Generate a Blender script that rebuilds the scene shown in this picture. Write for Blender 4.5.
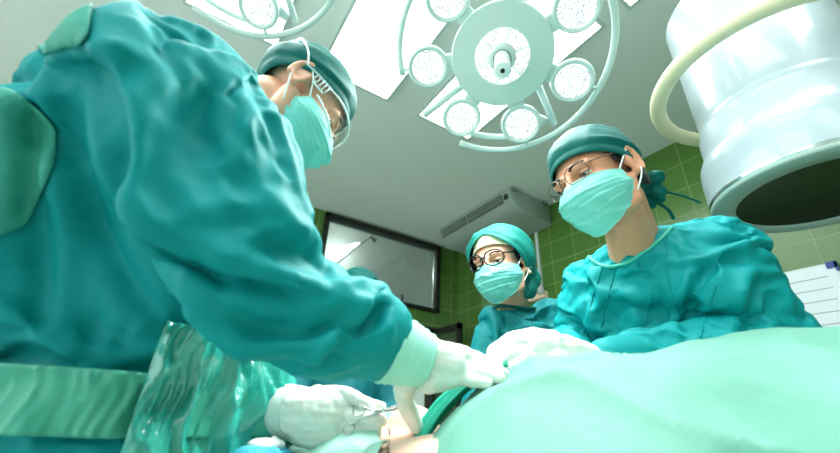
import bpy, bmesh, math, random
import numpy as np
from mathutils import Vector, Matrix, Quaternion
from mathutils.bvhtree import BVHTree
random.seed(7); rng = np.random.default_rng(7)
for o in list(bpy.data.objects): bpy.data.objects.remove(o, do_unlink=True)
S = bpy.context.scene; COL = S.collection; PI = math.pi

# ---------------------------------------------------------------- camera
F = 390.0; CX, CY = 420.0, 226.5; CAMZ = 1.0
_x = Vector((706, -231, -390)).normalized()
_z = Vector((38, 776, -390)); _z = (_z - _x * _z.dot(_x)).normalized()
_y = _z.cross(_x).normalized()
RW = Matrix((_x, _y, _z))              # camera vector -> world vector
CAM = Vector((0, 0, CAMZ))
cd = bpy.data.cameras.new('camera'); cam = bpy.data.objects.new('camera', cd); COL.objects.link(cam)
cd.sensor_width = 36; cd.lens = 36 * F / 840; cd.clip_start = 0.02
cam.matrix_world = Matrix.Translation(CAM) @ RW.to_4x4()
S.camera = cam
cd.dof.use_dof = True; cd.dof.focus_distance = 1.05; cd.dof.aperture_fstop = 2.8

# ---------------------------------------------------------------- world, lights, exposure
w = bpy.data.worlds.new('world'); S.world = w; w.use_nodes = True
bg = w.node_tree.nodes['Background']; bg.inputs[0].default_value = (0.86, 0.94, 0.92, 1); bg.inputs[1].default_value = 2.1
S.view_settings.view_transform = 'Standard'; S.view_settings.look = 'None'; S.view_settings.gamma = 1
S.view_settings.use_curve_mapping = False; S.view_settings.exposure = 0.15
PANEL_EMIT = 7.0; LAMP_EMIT = 1.1

def W(px, py, d):                      # a point seen at (px, py), d metres in front of the lens
    return CAM + RW @ Vector(((px - CX) * d / F, (CY - py) * d / F, -d))
def onplane(px, py, axis, val):
    r = RW @ Vector((px - CX, CY - py, -F)); k = (val - CAM[axis]) / r[axis]; return CAM + r * k
def CV(x, y, z): return (RW @ Vector((x, y, z)))

def area(name, loc, target, size, power, col=(1, 1, 1), spread=PI):
    l = bpy.data.lights.new(name, 'AREA'); l.shape = 'DISK'; l.size = size; l.energy = power; l.color = col; l.spread = spread
    o = bpy.data.objects.new(name, l); COL.objects.link(o); o.location = loc
    o.rotation_euler = (Vector(target) - Vector(loc)).to_track_quat('-Z', 'Y').to_euler(); return o

# ---------------------------------------------------------------- materials
MATS = {}
def s2l(c): return tuple(((v / 255) / 12.92 if v / 255 <= .04045 else ((v / 255 + .055) / 1.055) ** 2.4) for v in c)
def mat(name, rgb, rough=.6, metal=0, spec=.5, sss=0, trans=0, emit=None, emit_s=0, alpha=1, bump=None, var=None, sheen=0, ior=1.45, coat=0, crease=None):
    if name in MATS: return MATS[name]
    m = bpy.data.materials.new(name); m.use_nodes = True; n = m.node_tree.nodes; L = m.node_tree.links
    b = n['Principled BSDF']; c = s2l(rgb)
    b.inputs['Base Color'].default_value = (*c, 1); b.inputs['Roughness'].default_value = rough
    b.inputs['Metallic'].default_value = metal; b.inputs['Specular IOR Level'].default_value = spec
    b.inputs['IOR'].default_value = ior; b.inputs['Coat Weight'].default_value = coat
    b.inputs['Transmission Weight'].default_value = trans; b.inputs['Alpha'].default_value = alpha
    b.inputs['Sheen Weight'].default_value = sheen
    if sss:
        b.inputs['Subsurface Weight'].default_value = sss; b.inputs['Subsurface Radius'].default_value = (1, .35, .2)
        b.inputs['Subsurface Scale'].default_value = .012
    if emit: b.inputs['Emission Color'].default_value = (*s2l(emit), 1); b.inputs['Emission Strength'].default_value = emit_s
    if bump or var or crease: tc = n.new('ShaderNodeTexCoord')
    if bump:
        tx = n.new('ShaderNodeTexNoise'); tx.inputs['Scale'].default_value = bump[0]; tx.inputs['Detail'].default_value = 4
        L.new(tc.outputs['Object'], tx.inputs['Vector'])
        bp = n.new('ShaderNodeBump'); bp.inputs['Strength'].default_value = bump[1]; bp.inputs['Distance'].default_value = bump[2]
        L.new(tx.outputs['Fac'], bp.inputs['Height']); L.new(bp.outputs['Normal'], b.inputs['Normal'])
    if crease:                                     # sharp soft creases of crumpled cloth
        tx = n.new('ShaderNodeTexNoise'); tx.noise_type = 'RIDGED_MULTIFRACTAL'; tx.inputs['Scale'].default_value = crease[0]; tx.inputs['Detail'].default_value = 2.5
        tx.inputs['Roughness'].default_value = .45; tx.inputs['Distortion'].default_value = .6
        L.new(tc.outputs['Object'], tx.inputs['Vector'])
        b2 = n.new('ShaderNodeBump'); b2.inputs['Strength'].default_value = crease[1]; b2.inputs['Distance'].default_value = crease[2]
        L.new(tx.outputs['Fac'], b2.inputs['Height']); L.new(b2.outputs['Normal'], b.inputs['Normal'])
        if bump: L.new(bp.outputs['Normal'], b2.inputs['Normal'])
    if var:                                        # (scale, rgb2, contrast)
        tx = n.new('ShaderNodeTexNoise'); tx.inputs['Scale'].default_value = var[0]; tx.inputs['Detail'].default_value = 3
        L.new(tc.outputs['Object'], tx.inputs['Vector'])
        r = n.new('ShaderNodeValToRGB'); r.color_ramp.elements[0].position = .5 - var[2]; r.color_ramp.elements[1].position = .5 + var[2]
        r.color_ramp.elements[0].color = (*c, 1); r.color_ramp.elements[1].color = (*s2l(var[1]), 1)
        L.new(tx.outputs['Fac'], r.inputs[0]); L.new(r.outputs[0], b.inputs['Base Color'])
    MATS[name] = m; return m

M_gown = mat('gown_cloth', (0, 144, 146), .6, spec=.22, bump=(60, .25, .004), crease=(6.5, .75, .020))
M_gownl = mat('gown_cloth_light', (70, 190, 170), .6, bump=(60, .2, .004))
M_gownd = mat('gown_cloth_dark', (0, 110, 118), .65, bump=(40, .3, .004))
M_cap = mat('cap_cloth', (0, 94, 88), .6, spec=.2, bump=(45, .3, .004))
M_mask = mat('mask_cloth', (126, 214, 202), .65, bump=(150, .12, .002), sss=.1, crease=(26, .5, .004))
M_white = mat('white_elastic', (235, 245, 240), .6)
M_drape = mat('drape_cloth', (92, 150, 132), .7, bump=(22, .35, .008), var=(5, (106, 164, 146), .2), crease=(4, .6, .02))
M_drapein = mat('drape_cloth_green', (20, 160, 135), .65, bump=(22, .35, .008))
M_glove = mat('glove_latex', (224, 228, 220), .45, spec=.4, sss=.25, bump=(70, .25, .003))
M_cuff = mat('knit_cuff', (170, 232, 214), .7, bump=(160, .3, .002))
M_skin = mat('skin', (222, 158, 124), .5, sss=.3, bump=(180, .08, .001))
M_skin2 = mat('skin_light', (226, 172, 144), .5, sss=.3, bump=(180, .08, .001))
M_skin3 = mat('skin_pale', (238, 196, 172), .5, sss=.3, bump=(180, .08, .001))
M_hair = mat('hair', (24, 20, 18), .5, bump=(200, .5, .002))
M_eye = mat('eye_white', (225, 222, 214), .2)
M_iris = mat('iris', (25, 16, 12), .1)
M_black = mat('black_plastic', (18, 14, 16), .3)
M_dframe = mat('dark_frame', (24, 24, 22), .4)
M_steel = mat('steel', (180, 185, 182), .22, metal=1)
M_chrome = mat('chrome', (215, 225, 225), .12, metal=1)
M_cream = mat('cream_plastic', (236, 228, 192), .4)
M_wplas = mat('white_plastic', (172, 188, 194), .3, coat=.3)
M_lampw = mat('lamp_housing', (212, 230, 224), .35)
M_clear = mat('clear_plastic', (230, 245, 245), .08, trans=1, ior=1.2, alpha=.35)

# ---------------------------------------------------------------- mesh tools
def winv(p):
    m = p.matrix_basis.copy()
    while p.parent: p = p.parent; m = p.matrix_basis @ m
    return m.inverted()
class MB:
    def __init__(s): s.v = []; s.f = []
    def add(s, vs, fs):
        k = len(s.v); s.v += [tuple(v) for v in vs]; s.f += [tuple(i + k for i in f) for f in fs]
    def box(s, c, h, R=None, bev=0):
        h = Vector(h); c = Vector(c); bm = bmesh.new(); bmesh.ops.create_cube(bm, size=2)
        for v in bm.verts: v.co = Vector((v.co.x * h.x, v.co.y * h.y, v.co.z * h.z))
        if bev: bmesh.ops.bevel(bm, geom=bm.edges[:], offset=bev, segments=2, profile=.5, affect='EDGES')
        bm.verts.index_update()
        s.add([(c + (R @ v.co if R else v.co)) for v in bm.verts], [[v.index for v in f.verts] for f in bm.faces]); bm.free()
    def ell(s, c, r, R=None, n=20):
        c = Vector(c); vs = []; fs = []; m = n // 2
        if not hasattr(r, '__len__'): r = (r, r, r)
        for i in range(m + 1):
            for j in range(n):
                t = PI * i / m; p = 2 * PI * j / n
                q = Vector((r[0] * math.sin(t) * math.cos(p), r[1] * math.sin(t) * math.sin(p), r[2] * math.cos(t)))
                vs.append(c + (R @ q if R else q))
        for i in range(m):
            for j in range(n):
                a, b = i * n + j, i * n + (j + 1) % n
                if i == 0: fs.append((a, a + n, b + n))
                elif i == m - 1: fs.append((a, a + n, b))
                else: fs.append((a, a + n, b + n, b))
        # weld poles
        s.add(vs, fs)
    def rings(s, rings, caps=True, closed=False):
        n = len(rings[0]); vs = [p for r in rings for p in r]; fs = []; m = len(rings)
        for i in range(m if closed else m - 1):
            for j in range(n):
                a, b = i * n + j, i * n + (j + 1) % n; c, d = ((i + 1) % m) * n + (j + 1) % n, ((i + 1) % m) * n + j
                fs.append((a, b, c, d))
        if caps and not closed: fs.append(tuple(range(n))[::-1]); fs.append(tuple((m - 1) * n + j for j in range(n)))
        s.add(vs, fs)
    def tube(s, pts, rad, n=10, closed=False, caps=True, flat=1.0, up=None):
        pts = [Vector(p) for p in pts]; m = len(pts)
        if not hasattr(rad, '__len__'): rad = [rad] * m
        rs = []; prev = None
        for i in range(m):
            if closed: t = pts[(i + 1) % m] - pts[i - 1]
            else: t = pts[min(i + 1, m - 1)] - pts[max(i - 1, 0)]
            t = t.normalized() if t.length > 1e-9 else Vector((0, 0, 1))
            ref = Vector(up) if up is not None else prev
            if ref is None: ref = Vector((0, 0, 1)) if abs(t.z) < .9 else Vector((1, 0, 0))
            a = (ref - t * ref.dot(t)); a = a.normalized() if a.length > 1e-6 else t.orthogonal().normalized()
            if up is None: prev = a
            b = t.cross(a)
            rs.append([pts[i] + (a * math.cos(q) * flat + b * math.sin(q)) * rad[i] for q in [2 * PI * k / n for k in range(n)]])
        s.rings(rs, caps, closed)
    def chain(s, pts, rad, n=14):
        """tapered limb with round joints"""
        pts = [Vector(p) for p in pts]
        if not hasattr(rad, '__len__'): rad = [rad] * len(pts)
        for p, r in zip(pts, rad): s.ell(p, r, n=n)
        for i in range(len(pts) - 1): s.tube([pts[i], pts[i + 1]], [rad[i] * .995, rad[i + 1] * .995], n=n)
    def cyl(s, a, b, r, n=24, r2=None): s.tube([a, b], [r, r if r2 is None else r2], n=n)
    def lathe(s, prof, M, n=48, a0=0, a1=2 * PI):
        full = abs(a1 - a0 - 2 * PI) < 1e-6; cnt = n if full else n + 1
        vs = []; fs = []
        for (r, z) in prof:
            for j in range(cnt):
                p = a0 + (a1 - a0) * j / n; vs.append(M @ Vector((r * math.cos(p), r * math.sin(p), z)))
        for i in range(len(prof) - 1):
            for j in range(n):
                a = i * cnt + j; b = i * cnt + (j + 1) % cnt; fs.append((a, b, b + cnt, a + cnt))
        s.add(vs, fs)
    def build(s, name, m, parent=None, smooth=True, weld=1e-6):
        me = bpy.data.meshes.new(name); me.from_pydata(s.v, [], s.f)
        bm = bmesh.new(); bm.from_mesh(me); bmesh.ops.remove_doubles(bm, verts=bm.verts, dist=weld)
        bmesh.ops.recalc_face_normals(bm, faces=bm.faces)
        if parent is not None:
            inv = winv(parent)
            bmesh.ops.transform(bm, matrix=inv, verts=bm.verts)
        bm.to_mesh(me); bm.free()
        o = bpy.data.objects.new(name, me); COL.objects.link(o)
        if parent is not None: o.parent = parent
        if m: me.materials.append(m)
        if smooth: me.shade_smooth()
        return o

def autosmooth(o, ang=40):
    me = o.data; me.shade_smooth(); bm = bmesh.new(); bm.from_mesh(me)
    for e in bm.edges:
        if len(e.link_faces) == 2 and e.calc_face_angle(0) > math.radians(ang): e.smooth = False
    bm.to_mesh(me); bm.free(); return o

def remesh(mb, voxel, smooth=6, subd=0):
    """union of overlapping closed shells as one skin -> (verts array, faces)"""
    me = bpy.data.meshes.new('tmp'); me.from_pydata(mb.v, [], mb.f)
    bm = bmesh.new(); bm.from_mesh(me); bmesh.ops.remove_doubles(bm, verts=bm.verts, dist=1e-6)
    bmesh.ops.recalc_face_normals(bm, faces=bm.faces); bm.to_mesh(me); bm.free()
    o = bpy.data.objects.new('tmp', me); COL.objects.link(o)
    r = o.modifiers.new('r', 'REMESH'); r.mode = 'VOXEL'; r.voxel_size = voxel
    if smooth:
        q = o.modifiers.new('s', 'SMOOTH'); q.factor = .5; q.iterations = smooth
    if subd:
        q = o.modifiers.new('d', 'SUBSURF'); q.levels = subd; q.render_levels = subd
    dg = bpy.context.evaluated_depsgraph_get(); ev = o.evaluated_get(dg)
    m2 = bpy.data.meshes.new_from_object(ev, depsgraph=dg)
    bpy.data.objects.remove(o, do_unlink=True); bpy.data.meshes.remove(me)
    return m2
def vget(me):
    a = np.empty(len(me.vertices) * 3); me.vertices.foreach_get('co', a); return a.reshape(-1, 3)
def vset(me, a): me.vertices.foreach_set('co', a.ravel()); me.update()
def nget(me):
    a = np.empty(len(me.vertices) * 3); me.vertex_normals.foreach_get('vector', a); return a.reshape(-1, 3)
def link(me, name, m, parent=None):
    me.name = name; o = bpy.data.objects.new(name, me); COL.objects.link(o)
    me.materials.clear(); me.materials.append(m); me.shade_smooth()
    if parent is not None:
        me.transform(winv(parent)); o.parent = parent
    return o
def tag(o, label, cat, group=None, kind=None):
    o['label'] = label
    if cat: o['category'] = cat
    if group: o['group'] = group
    if kind: o['kind'] = kind
    return o
def empty(name, loc, label=None, cat=None, group=None):
    o = bpy.data.objects.new(name, None); COL.objects.link(o); o.empty_display_size = .1
    o.matrix_basis = Matrix.Translation(Vector(loc))
    if label: tag(o, label, cat, group)
    return o
def struct(o): o['kind'] = 'structure'; return o
def spline(pts, n=8, closed=False):
    P = [Vector(p) for p in pts]; out = []; m = len(P)
    for i in range(m if closed else m - 1):
        if closed: p0, p1, p2, p3 = P[i - 1], P[i], P[(i + 1) % m], P[(i + 2) % m]
        else: p0, p1, p2, p3 = P[max(i - 1, 0)], P[i], P[i + 1], P[min(i + 2, m - 1)]
        for k in range(n):
            t = k / n
            out.append(.5 * ((2 * p1) + (p2 - p0) * t + (2 * p0 - 5 * p1 + 4 * p2 - p3) * t * t + (3 * p1 - p0 - 3 * p2 + p3) * t ** 3))
    if not closed: out.append(P[-1])
    return out
def solidify(o, th, off=-1):
    q = o.modifiers.new('thick', 'SOLIDIFY'); q.thickness = th; q.offset = off; return o
def subsurf(o, l=1):
    q = o.modifiers.new('sub', 'SUBSURF'); q.levels = l; q.render_levels = l; return o

# smooth 3-D value noise in numpy
_G = rng.random((32, 32, 32))
def vnoise(p):
    i = np.floor(p).astype(int); f = p - i; f = f * f * (3 - 2 * f); i &= 31; j = (i + 1) & 31
    def g(a, b, c): return _G[a, b, c]
    x0 = g(i[:, 0], i[:, 1], i[:, 2]) * (1 - f[:, 0]) + g(j[:, 0], i[:, 1], i[:, 2]) * f[:, 0]
    x1 = g(i[:, 0], j[:, 1], i[:, 2]) * (1 - f[:, 0]) + g(j[:, 0], j[:, 1], i[:, 2]) * f[:, 0]
    x2 = g(i[:, 0], i[:, 1], j[:, 2]) * (1 - f[:, 0]) + g(j[:, 0], i[:, 1], j[:, 2]) * f[:, 0]
    x3 = g(i[:, 0], j[:, 1], j[:, 2]) * (1 - f[:, 0]) + g(j[:, 0], j[:, 1], j[:, 2]) * f[:, 0]
    y0 = x0 * (1 - f[:, 1]) + x1 * f[:, 1]; y1 = x2 * (1 - f[:, 1]) + x3 * f[:, 1]
    return y0 * (1 - f[:, 2]) + y1 * f[:, 2]
def ridged(p): return 1 - np.abs(2 * vnoise(p) - 1)
# ================================================================ the setting
XR, YB, ZC = 2.85, 3.71, 3.0
def tile_mat(name, horiz):
    m = bpy.data.materials.new(name); m.use_nodes = True; n = m.node_tree.nodes; L = m.node_tree.links
    b = n['Principled BSDF']; g = n.new('ShaderNodeNewGeometry'); sp = n.new('ShaderNodeSeparateXYZ'); cb = n.new('ShaderNodeCombineXYZ')
    L.new(g.outputs['Position'], sp.inputs[0]); L.new(sp.outputs[horiz], cb.inputs[0]); L.new(sp.outputs['Z'], cb.inputs[1])
    t = n.new('ShaderNodeTexBrick'); t.offset = 0; t.inputs['Scale'].default_value = 1
    t.inputs['Brick Width'].default_value = .25; t.inputs['Row Height'].default_value = .2; t.inputs['Mortar Size'].default_value = .004
    t.inputs['Mortar Smooth'].default_value = .2
    t.inputs['Color1'].default_value = (*s2l((68, 106, 42)), 1); t.inputs['Color2'].default_value = (*s2l((80, 120, 50)), 1)
    t.inputs['Mortar'].default_value = (*s2l((128, 160, 100)), 1)
    L.new(cb.outputs[0], t.inputs['Vector']); 
    nz = n.new('ShaderNodeTexNoise'); nz.inputs['Scale'].default_value = 3.5; L.new(g.outputs['Position'], nz.inputs['Vector'])
    mx = n.new('ShaderNodeMix'); mx.data_type = 'RGBA'; mx.inputs['B'].default_value = (*s2l((96, 134, 66)), 1)
    mr = n.new('ShaderNodeMath'); mr.operation = 'MULTIPLY'; mr.inputs[1].default_value = .5; L.new(nz.outputs['Fac'], mr.inputs[0])
    L.new(mr.outputs[0], mx.inputs['Factor']); L.new(t.outputs['Color'], mx.inputs['A']); L.new(mx.outputs['Result'], b.inputs['Base Color'])
    bp = n.new('ShaderNodeBump'); bp.inputs['Strength'].default_value = .6; bp.inputs['Distance'].default_value = .003; bp.invert = True
    L.new(t.outputs['Fac'], bp.inputs['Height']); L.new(bp.outputs['Normal'], b.inputs['Normal'])
    b.inputs['Roughness'].default_value = .22
    return m
MTX = tile_mat('green_tile_back', 'X'); MTY = tile_mat('green_tile_right', 'Y')
M_ceil = mat('ceiling_paint', (226, 234, 230), .8, bump=(30, .1, .002))
M_floor = mat('floor_vinyl', (182, 192, 188), .4)
def slab(name, lo, hi, m):
    b = MB(); lo = Vector(lo); hi = Vector(hi); b.box((lo + hi) / 2, (hi - lo) / 2); return b.build(name, m, smooth=False)
XL, YF = -3.2, -2.6
struct(slab('floor', (XL, YF, -.1), (XR + .15, YB + .15, 0), M_floor))
struct(slab('ceiling', (XL, YF, ZC), (XR + .15, YB + .15, ZC + .1), M_ceil))
# back wall with window and door openings
wx0, wx1, wz0, wz1 = 1.07, 2.54, 2.15, 2.96
dx0, dx1, dz1 = 1.50, 2.51, 1.93
b = MB()
def bx(b, lo, hi, bev=0): lo = Vector(lo); hi = Vector(hi); b.box((lo + hi) / 2, (hi - lo) / 2, bev=bev)
bx(b, (XL, YB, 0), (wx0, YB + .15, ZC)); bx(b, (wx1, YB, 0), (XR, YB + .15, ZC))
bx(b, (wx0, YB, wz1), (wx1, YB + .15, ZC)); bx(b, (wx0, YB, dz1), (wx1, YB + .15, wz0)); bx(b, (wx0, YB, 0), (dx0, YB + .15, dz1))
bx(b, (dx1, YB, 0), (wx1, YB + .15, dz1))
struct(b.build('wall_back', MTX, smooth=False))
struct(slab('wall_right', (XR, YF, 0), (XR + .15, YB + .15, ZC), MTY))
struct(slab('wall_front', (XL, YF - .15, 0), (XR + .15, YF, ZC), mat('front_paint', (150, 172, 160), .7)))
# baseboard
M_base = mat('baseboard_vinyl', (60, 80, 66), .5)
struct(slab('baseboard_right', (XR - .012, YF, 0), (XR, YB - .012, .1), M_base))
struct(slab('baseboard_back', (XL, YB - .012, 0), (dx0 - .06, YB, .1), M_base))
# window_1
win = struct(empty('window_1', ((wx0 + wx1) / 2, YB, wz0)))
b = MB(); t = .038; y0, y1 = YB - .05, YB + .06
bx(b, (wx0 - .01, y0, wz1 - t), (wx1 + .01, y1, wz1 + .01)); bx(b, (wx0 - .01, y0, wz0 - .01), (wx1 + .01, y1, wz0 + t * .7))
bx(b, (wx0 - .01, y0, wz0), (wx0 + t, y1, wz1)); bx(b, (wx1 - t, y0, wz0), (wx1 + .01, y1, wz1))
b.build('window_frame', M_dframe, win, smooth=False)
b = MB(); bx(b, (wx1 - t - .03, YB - .02, wz0 + .03), (wx1 - t - .018, YB - .005, wz1 - .03)); b.build('sliding_rail', M_steel, win, smooth=False)
m = bpy.data.materials.new('window_glass'); m.use_nodes = True; nn = m.node_tree.nodes; bb = nn['Principled BSDF']
bb.inputs['Base Color'].default_value = (*s2l((92, 108, 106)), 1); bb.inputs['Roughness'].default_value = .07
bb.inputs['Specular IOR Level'].default_value = 1.0; bb.inputs['IOR'].default_value = 1.9; bb.inputs['Alpha'].default_value = .55
b = MB(); bx(b, (wx0 + t, YB + .0, wz0 + t * .7), (wx1 - t, YB + .008, wz1 - t)); b.build('window_pane', m, win, smooth=False)
def text(name, body, size, M, m, parent, ex=.0008, bold=0, align='LEFT'):
    cu = bpy.data.curves.new(name, 'FONT'); cu.body = body; cu.size = size; cu.extrude = ex; cu.offset = bold; cu.align_x = align
    o = bpy.data.objects.new('t', cu); COL.objects.link(o)
    dg = bpy.context.evaluated_depsgraph_get(); me = bpy.data.meshes.new_from_object(o.evaluated_get(dg), depsgraph=dg)
    bpy.data.objects.remove(o, do_unlink=True); me.transform(M); r = link(me, name, m, parent); me.shade_flat(); return r
p = onplane(393, 297, 1, YB)
text('window_lettering', 'io 3', .108, Matrix.Translation((p.x - .03, YB - .004, p.z - .03)) @ Matrix.Rotation(PI / 2, 4, 'X'), M_black, win, bold=.002)
# door_1: frame plus glazed leaf standing open into the room
door = struct(empty('door_1', ((dx0 + dx1) / 2, YB, 0)))
b = MB(); bx(b, (dx0 - .05, YB - .04, dz1 - .03), (dx1 + .03, YB + .1, dz1 + .03)); bx(b, (dx0 - .05, YB - .04, 0), (dx0, YB + .1, dz1)); bx(b, (dx1 - .02, YB - .04, 0), (dx1 + .03, YB + .1, dz1))
bx(b, (dx0 + .48, YB - .02, 0), (dx0 + .54, YB + .04, dz1))
b.build('door_frame', M_dframe, door, smooth=False)
M_dglass = mat('door_glass', (70, 90, 70), .08, spec=.8, alpha=.45)
lf = MB(); xl, yl0, yl1 = 2.46, YB - .54, YB - .04
bx(lf, (xl, yl0, dz1 - .06), (xl + .04, yl1, dz1)); bx(lf, (xl, yl0, .02), (xl + .04, yl1, .12)); bx(lf, (xl, yl0, .02), (xl + .04, yl0 + .05, dz1)); bx(lf, (xl, yl1 - .05, .02), (xl + .04, yl1, dz1))
leaf = lf.build('door_leaf', M_dframe, door, smooth=False)
g = MB(); bx(g, (xl + .016, yl0 + .05, .12), (xl + .024, yl1 - .05, dz1 - .06)); g.build('glass_pane', M_dglass, door, smooth=False)
g = MB(); bx(g, (dx0, YB, .02), (dx0 + .48, YB + .01, dz1 - .03)); g.build('glass_pane', M_dglass, door, smooth=False)
g = MB(); g.tube([(xl - .03, yl0 + .03, .95), (xl - .03, yl0 + .03, 1.15)], .01); g.cyl((xl - .03, yl0 + .03, .97), (xl, yl0 + .03, .97), .007); g.cyl((xl - .03, yl0 + .03, 1.13), (xl, yl0 + .03, 1.13), .007); g.build('door_handle', M_steel, door)
# corridor wall behind the door and window
struct(slab('ceiling_corridor', (-1.5, YB + .15, 3.5), (4.2, YB + 1.3, 3.6), M_ceil)); struct(slab('wall_corridor', (-1.5, YB + 1.2, 0), (4.2, YB + 1.3, 3.5), mat('corridor_paint', (150, 165, 155), .8)))

# ceiling light panels
M_panel = mat('panel_diffuser', (250, 255, 255), .5, emit=(246, 255, 255), emit_s=PANEL_EMIT)
M_pfr = mat('panel_trim', (196, 208, 202), .4)
def panel(x0, x1, y0, y1, label):
    r = empty('ceiling_light', ((x0 + x1) / 2, (y0 + y1) / 2, ZC), label, 'ceiling light', 'recessed light panels in the ceiling')
    b = MB(); w = .018; z0 = ZC - .012
    bx(b, (x0 - w, y0 - w, z0), (x1 + w, y0, ZC)); bx(b, (x0 - w, y1, z0), (x1 + w, y1 + w, ZC)); bx(b, (x0 - w, y0, z0), (x0, y1, ZC)); bx(b, (x1, y0, z0), (x1 + w, y1, ZC))
    b.build('light_trim', M_pfr, r, smooth=False)
    b = MB(); bx(b, (x0, y0, ZC - .008), (x1, y1, ZC)); b.build('diffuser', M_panel, r, smooth=False)
panel(-.42, .064, .71, 1.87, 'glowing white ceiling panel at the left, above the leaning surgeon')
panel(.352, .818, .71, 1.87, 'glowing white ceiling panel between the leaning surgeon\'s cap and the big surgical lamp')
panel(1.09, 1.535, .71, 1.87, 'glowing white ceiling panel directly behind the big surgical lamp')
panel(1.09, 1.553, -.63, .55, 'glowing white ceiling panel whose corner tips in right of the big surgical lamp')

panel(-1.17, -.70, .71, 1.87, 'added fill-light ceiling panel outside the picture, over the floor left of the leaning surgeon')  # unseen panel, added for more top light
panel(.352, .818, -.63, .55, 'glowing white ceiling panel straight above the foot of the operating table')
panel(-.42, .064, -.63, .55, 'glowing white ceiling panel straight above the viewpoint')
panel(-.42, .064, -1.97, -.79, 'added fill-light ceiling panel, unseen, in the last row behind the viewpoint')  # added behind the camera to brighten the near sleeve
panel(-1.17, -.70, -.63, .55, 'added fill-light ceiling panel outside the picture, left of the one above the viewpoint')  # extra out-of-view panel, put in to lift the light from above
# ceiling-hung air conditioner
ac = empty('air_conditioner', (2.56, 2.74, ZC), 'long off-white ceiling-hung air conditioner with slotted grille against the tiled wall', 'air conditioner')
M_ac = mat('ac_plastic', (150, 166, 156), .45)
y0, y1 = 2.19, 3.32
prof = [(2.27, ZC), (2.27, ZC - .03), (2.30, ZC - .13), (2.36, ZC - .185), (2.45, ZC - .215), (2.84, ZC - .235), (2.845, ZC)]
pr = [Vector((a, 0, c)) for a, c in prof]
b = MB()
def acr(y, k):
    c = Vector((2.6, 0, ZC - .08)); return [Vector((c.x + (p.x - c.x) * k, y, min(ZC, c.z + (p.z - c.z) * k))) for p in pr]
b.rings([acr(y0, .93), acr(y0 + .012, .985), acr(y0 + .03, 1), acr(y1 - .03, 1), acr(y1 - .012, .985), acr(y1, .93)])
autosmooth(b.build('casing', M_ac, ac), 50)
M_slot = mat('ac_slot', (40, 48, 44), .6)
for (a, c) in ((y0 + .10, y0 + .62), (y0 + .64, y1 - .06)):
    b = MB(); n = (Vector((2.36, 0, ZC - .185)) - Vector((2.30, 0, ZC - .13))).normalized()
    p0 = Vector((2.272, 0, ZC - .045)); p1 = Vector((2.298, 0, ZC - .13)); dn = Vector((-.96, 0, -.28))
    vs = [p0 + dn * .004, p1 + dn * .004]
    b.add([(vs[0].x, a, vs[0].z), (vs[0].x, c, vs[0].z), (vs[1].x, c, vs[1].z), (vs[1].x, a, vs[1].z), (vs[0].x + .01, a, vs[0].z), (vs[0].x + .01, c, vs[0].z), (vs[1].x + .01, c, vs[1].z), (vs[1].x + .01, a, vs[1].z)],
          [(0, 1, 2, 3), (4, 5, 6, 7), (0, 1, 5, 4), (2, 3, 7, 6), (0, 3, 7, 4), (1, 2, 6, 5)])
    gr = b.build('grille', M_slot, ac, smooth=False)
    b = MB(); k = int((c - a) / .018)
    for i in range(k):
        y = a + (i + .5) * (c - a) / k
        b.tube([(vs[0].x - .002, y, vs[0].z), (vs[1].x - .002, y + .004, vs[1].z)], .003, n=4)
    for q in (.33, .66): v = vs[0].lerp(vs[1], q); b.tube([(v.x - .003, a, v.z), (v.x - .003, c, v.z)], .0025, n=4)
    o = b.build('grille_bars', M_ac, gr, smooth=False); 
b = MB(); b.box((2.285, y0 + .05, ZC - .09), (.012, .022, .022)); b.build('control_panel', M_slot, ac, smooth=False)
for yy in (y0 - .01,):
    for xx in (2.33, 2.75):
        b = MB(); b.box((xx, yy, ZC - .02), (.03, .012, .02), bev=.003); b.build('mounting_bracket', M_steel, ac, smooth=False)
# conduit
b = MB(); b.box((XR - .012, 2.4, 1.4), (.012, .0125, 1.39), bev=.003)
cdt = b.build('wall_conduit', mat('conduit', (205, 215, 210), .5), smooth=False)
tag(cdt, 'thin white vertical conduit running down the green tiled wall behind the bespectacled nurse', 'conduit')
p = onplane(533, 260, 0, XR)
b = MB(); b.box((XR - .02, p.y + .04, p.z), (.02, .035, .04), bev=.004); tag(b.build('junction_box', mat('grey_box', (90, 110, 112), .5), smooth=False), 'small grey wall box beside the white conduit', 'wall box')

# lamp on an arm in the room beyond the window
YL = YB + .75
p0, p1, p2 = onplane(334, 266, 1, YL), onplane(371, 236, 1, YL), onplane(374, 239, 1, YL)
xl = empty('wall_lamp', (p0.x - .25, YB + 1.2, p0.z - .3), 'lamp on a thin arm glowing in the room behind the high window', 'wall lamp')
b = MB(); b.tube([(p0.x - .25, YB + 1.2, p0.z - .3), (p0.x - .25, YL, p0.z - .25), p0, p1], .014, n=10); b.build('lamp_arm', M_steel, xl)
b = MB(); b.cyl(p1, p2 + Vector((.03, 0, -.03)), .03); b.build('arm_joint', M_black, xl)
g = onplane(346, 247, 1, YL + .1); b = MB(); b.tube([g + Vector((-.16, .0, -.10)), g + Vector((.18, 0, .09))], .03, n=12); b.build('tube_bulb', mat('tube_glow', (250, 255, 255), .4, emit=(245, 255, 255), emit_s=14), xl)

pl = bpy.data.lights.new('wall_lamp_light', 'POINT'); pl.energy = 40; pl.shadow_soft_size = .06; pl.color = (.95, 1, 1); po = bpy.data.objects.new('wall_lamp_light', pl); COL.objects.link(po); po.location = g + Vector((0, .12, 0))
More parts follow.
